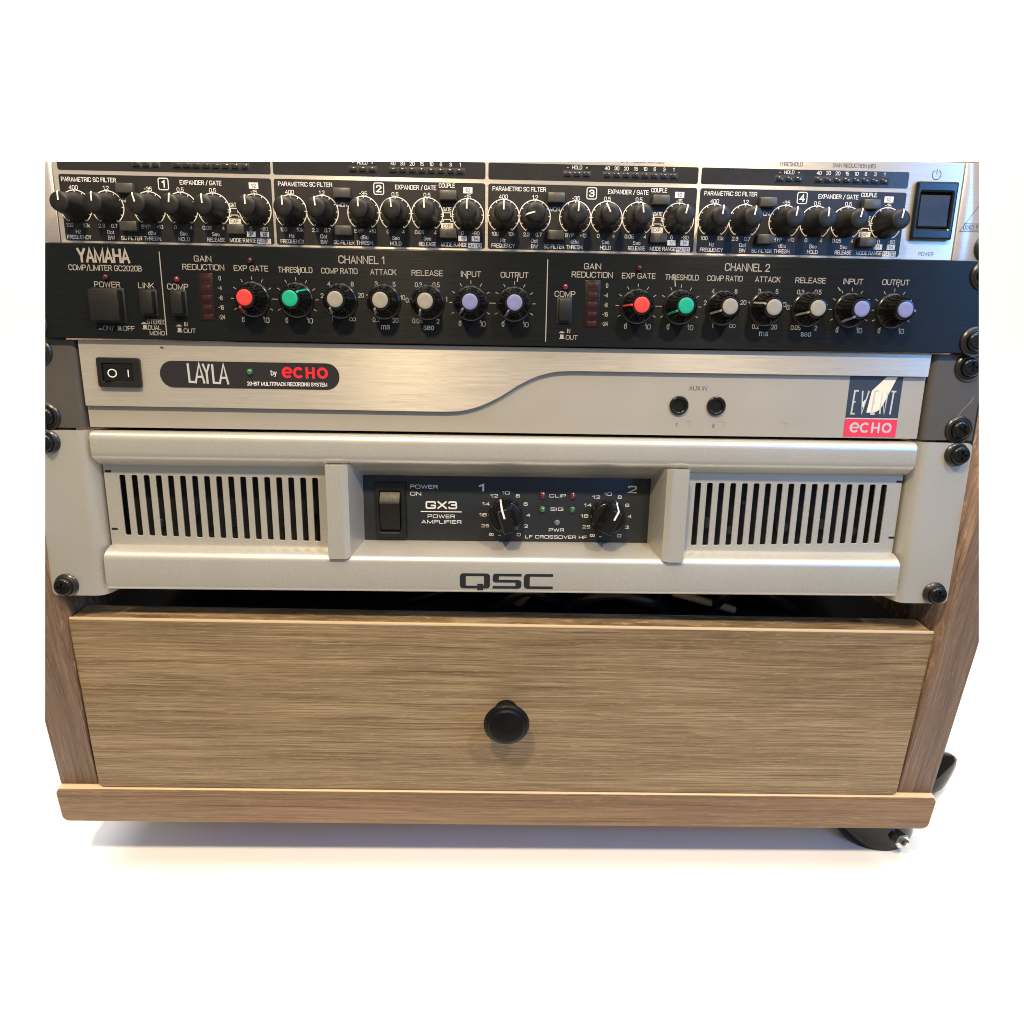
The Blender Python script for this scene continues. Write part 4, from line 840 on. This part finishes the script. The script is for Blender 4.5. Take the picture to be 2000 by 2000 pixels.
# S
lg_.poly([(-7.4, 13.9), (-7.0, 15.2), (-6.0, 15.7), (8.0, 15.7), (8.0, 14.2), (-3.9, 14.2), (-4.2, 12.3), (-7.4, 12.1)])
lg_.poly([(-7.4, 12.1), (-4.2, 12.3), (-3.8, 12.25), (6.4, 12.25), (7.6, 11.7), (8.0, 10.7), (-6.0, 10.7), (-7.0, 11.1)])
lg_.poly([(4.8, 10.7), (8.0, 10.7), (8.0, 9.0), (7.6, 7.9), (6.4, 7.3), (4.4, 7.3), (4.8, 8.8)])
lg_.poly([(-7.4, 7.3), (4.4, 7.3), (4.8, 8.8), (-7.4, 8.8)])
# C
lg_.poly([(11.0, 15.7), (24.8, 15.7), (24.8, 14.2), (12.8, 14.2), (12.4, 13.8), (9.2, 13.8), (9.7, 15.1)])
lg_.poly([(9.2, 13.8), (12.4, 13.8), (12.4, 9.2), (9.2, 9.2)])
lg_.poly([(9.2, 9.2), (12.4, 9.2), (12.8, 8.8), (24.8, 8.8), (24.8, 7.3), (11.0, 7.3), (9.7, 7.9)])
lg_.build('logo_lettering', 'logo_black', g4)

# ------------------------------------------------------------------ cables lying in the gap above the drawer
def cable(pts, r, mat, label):
    me = tube(pts, r, mat); o = link('cable', me); o['label'] = label; o['category'] = 'cable'; o['group'] = 'cables in the gap under the amplifier'; return o
cable([(-8, 60, -30), (4, 52, -17), (14, 50, -12), (26, 56, -20), (40, 70, -30)], 3.2, 'rubber', 'thick black cable arching just right of centre in the dark gap')
cable([(8, 66, -26), (14, 58, -15), (22, 62, -14), (30, 80, -26)], 5, 'tan_cable', 'pale plug end tucked beside the arching black cable')
cable([(38, 60, -28), (52, 50, -15), (68, 49, -13), (86, 50, -18), (98, 66, -30)], 4.0, 'rubber', 'glossy black cable loop in the middle of the gap')
cable([(100, 50, -12), (118, 56, -20), (142, 62, -30)], 2.4, 'tan_cable', 'tan cable slanting down to the right inside the gap')
cable([(-60, 70, -30), (-40, 62, -20), (-22, 66, -17), (-4, 80, -28)], 2.2, 'rubber', 'thin black cable left of the middle of the dark gap')
cable([(52, 72, -30), (60, 64, -10), (70, 74, 4)], 2.6, 'tan_cable', 'short tan lead rising behind the glossy black loop')
cable([(100, 66, -32), (88, 58, -14), (74, 60, -10), (58, 70, -12)], 2.8, 'rubber', 'black cable curling above the glossy loop under the amplifier')
cable([(126, 60, -30), (134, 54, -14), (146, 58, -11), (158, 70, -16)], 3.4, 'rubber', 'black cable crossing behind the slanting tan cable')
cable([(150, 52, -10), (166, 56, -20), (180, 64, -30)], 3.0, 'rubber', 'short black cable at the right end of the gap')

# ------------------------------------------------------------------ the photograph ends left, right and above:
# the rack is modelled only as far as it is seen there
def frustum(ax, px):
    """plane through the viewpoint, inside normal"""
    if ax == 'x': d = CF+CR*(px-1000)/FPX; n = d.cross(CU)
    else: d = CF-CU*(px-1000)/FPX; n = d.cross(CR)
    n.normalize(); c = CF
    return n if n.dot(c) > 0 else -n
PL = [frustum('x', 88), frustum('x', 1912), frustum('y', 316)]
bpy.context.view_layer.update()
co = CAM*S
def drop(o):
    for c in list(o.children): drop(c)
    bpy.data.objects.remove(o)
for nm in [o.name for o in bpy.data.objects]:
    o = bpy.data.objects.get(nm)
    if o is None or o.type != 'MESH' or nm == 'floor': continue
    mw = o.matrix_world.copy(); V = [mw @ v.co for v in o.data.vertices]
    if not V: continue
    cut = [n for n in PL if min((v-co).dot(n) for v in V) < -1e-6]
    if not cut: continue
    if any(max((v-co).dot(n) for v in V) <= 1e-6 for n in cut): drop(o); continue
    inv_ = mw.inverted(); me = o.data.copy(); bm = bmesh.new(); bm.from_mesh(me)
    for n in cut:
        pn = (mw.to_3x3().transposed() @ n).normalized(); pc = inv_ @ co
        r = bmesh.ops.bisect_plane(bm, geom=list(bm.verts)+list(bm.edges)+list(bm.faces), plane_co=pc, plane_no=pn, clear_inner=True)
        ed = [e for e in r['geom_cut'] if isinstance(e, bmesh.types.BMEdge) and e.is_boundary]
        if len(ed) > 2 and 'letter' not in nm: bmesh.ops.holes_fill(bm, edges=ed, sides=0)
    empty = len(bm.faces) == 0
    bm.to_mesh(me); bm.free()
    if empty: drop(o)
    else: o.data = me
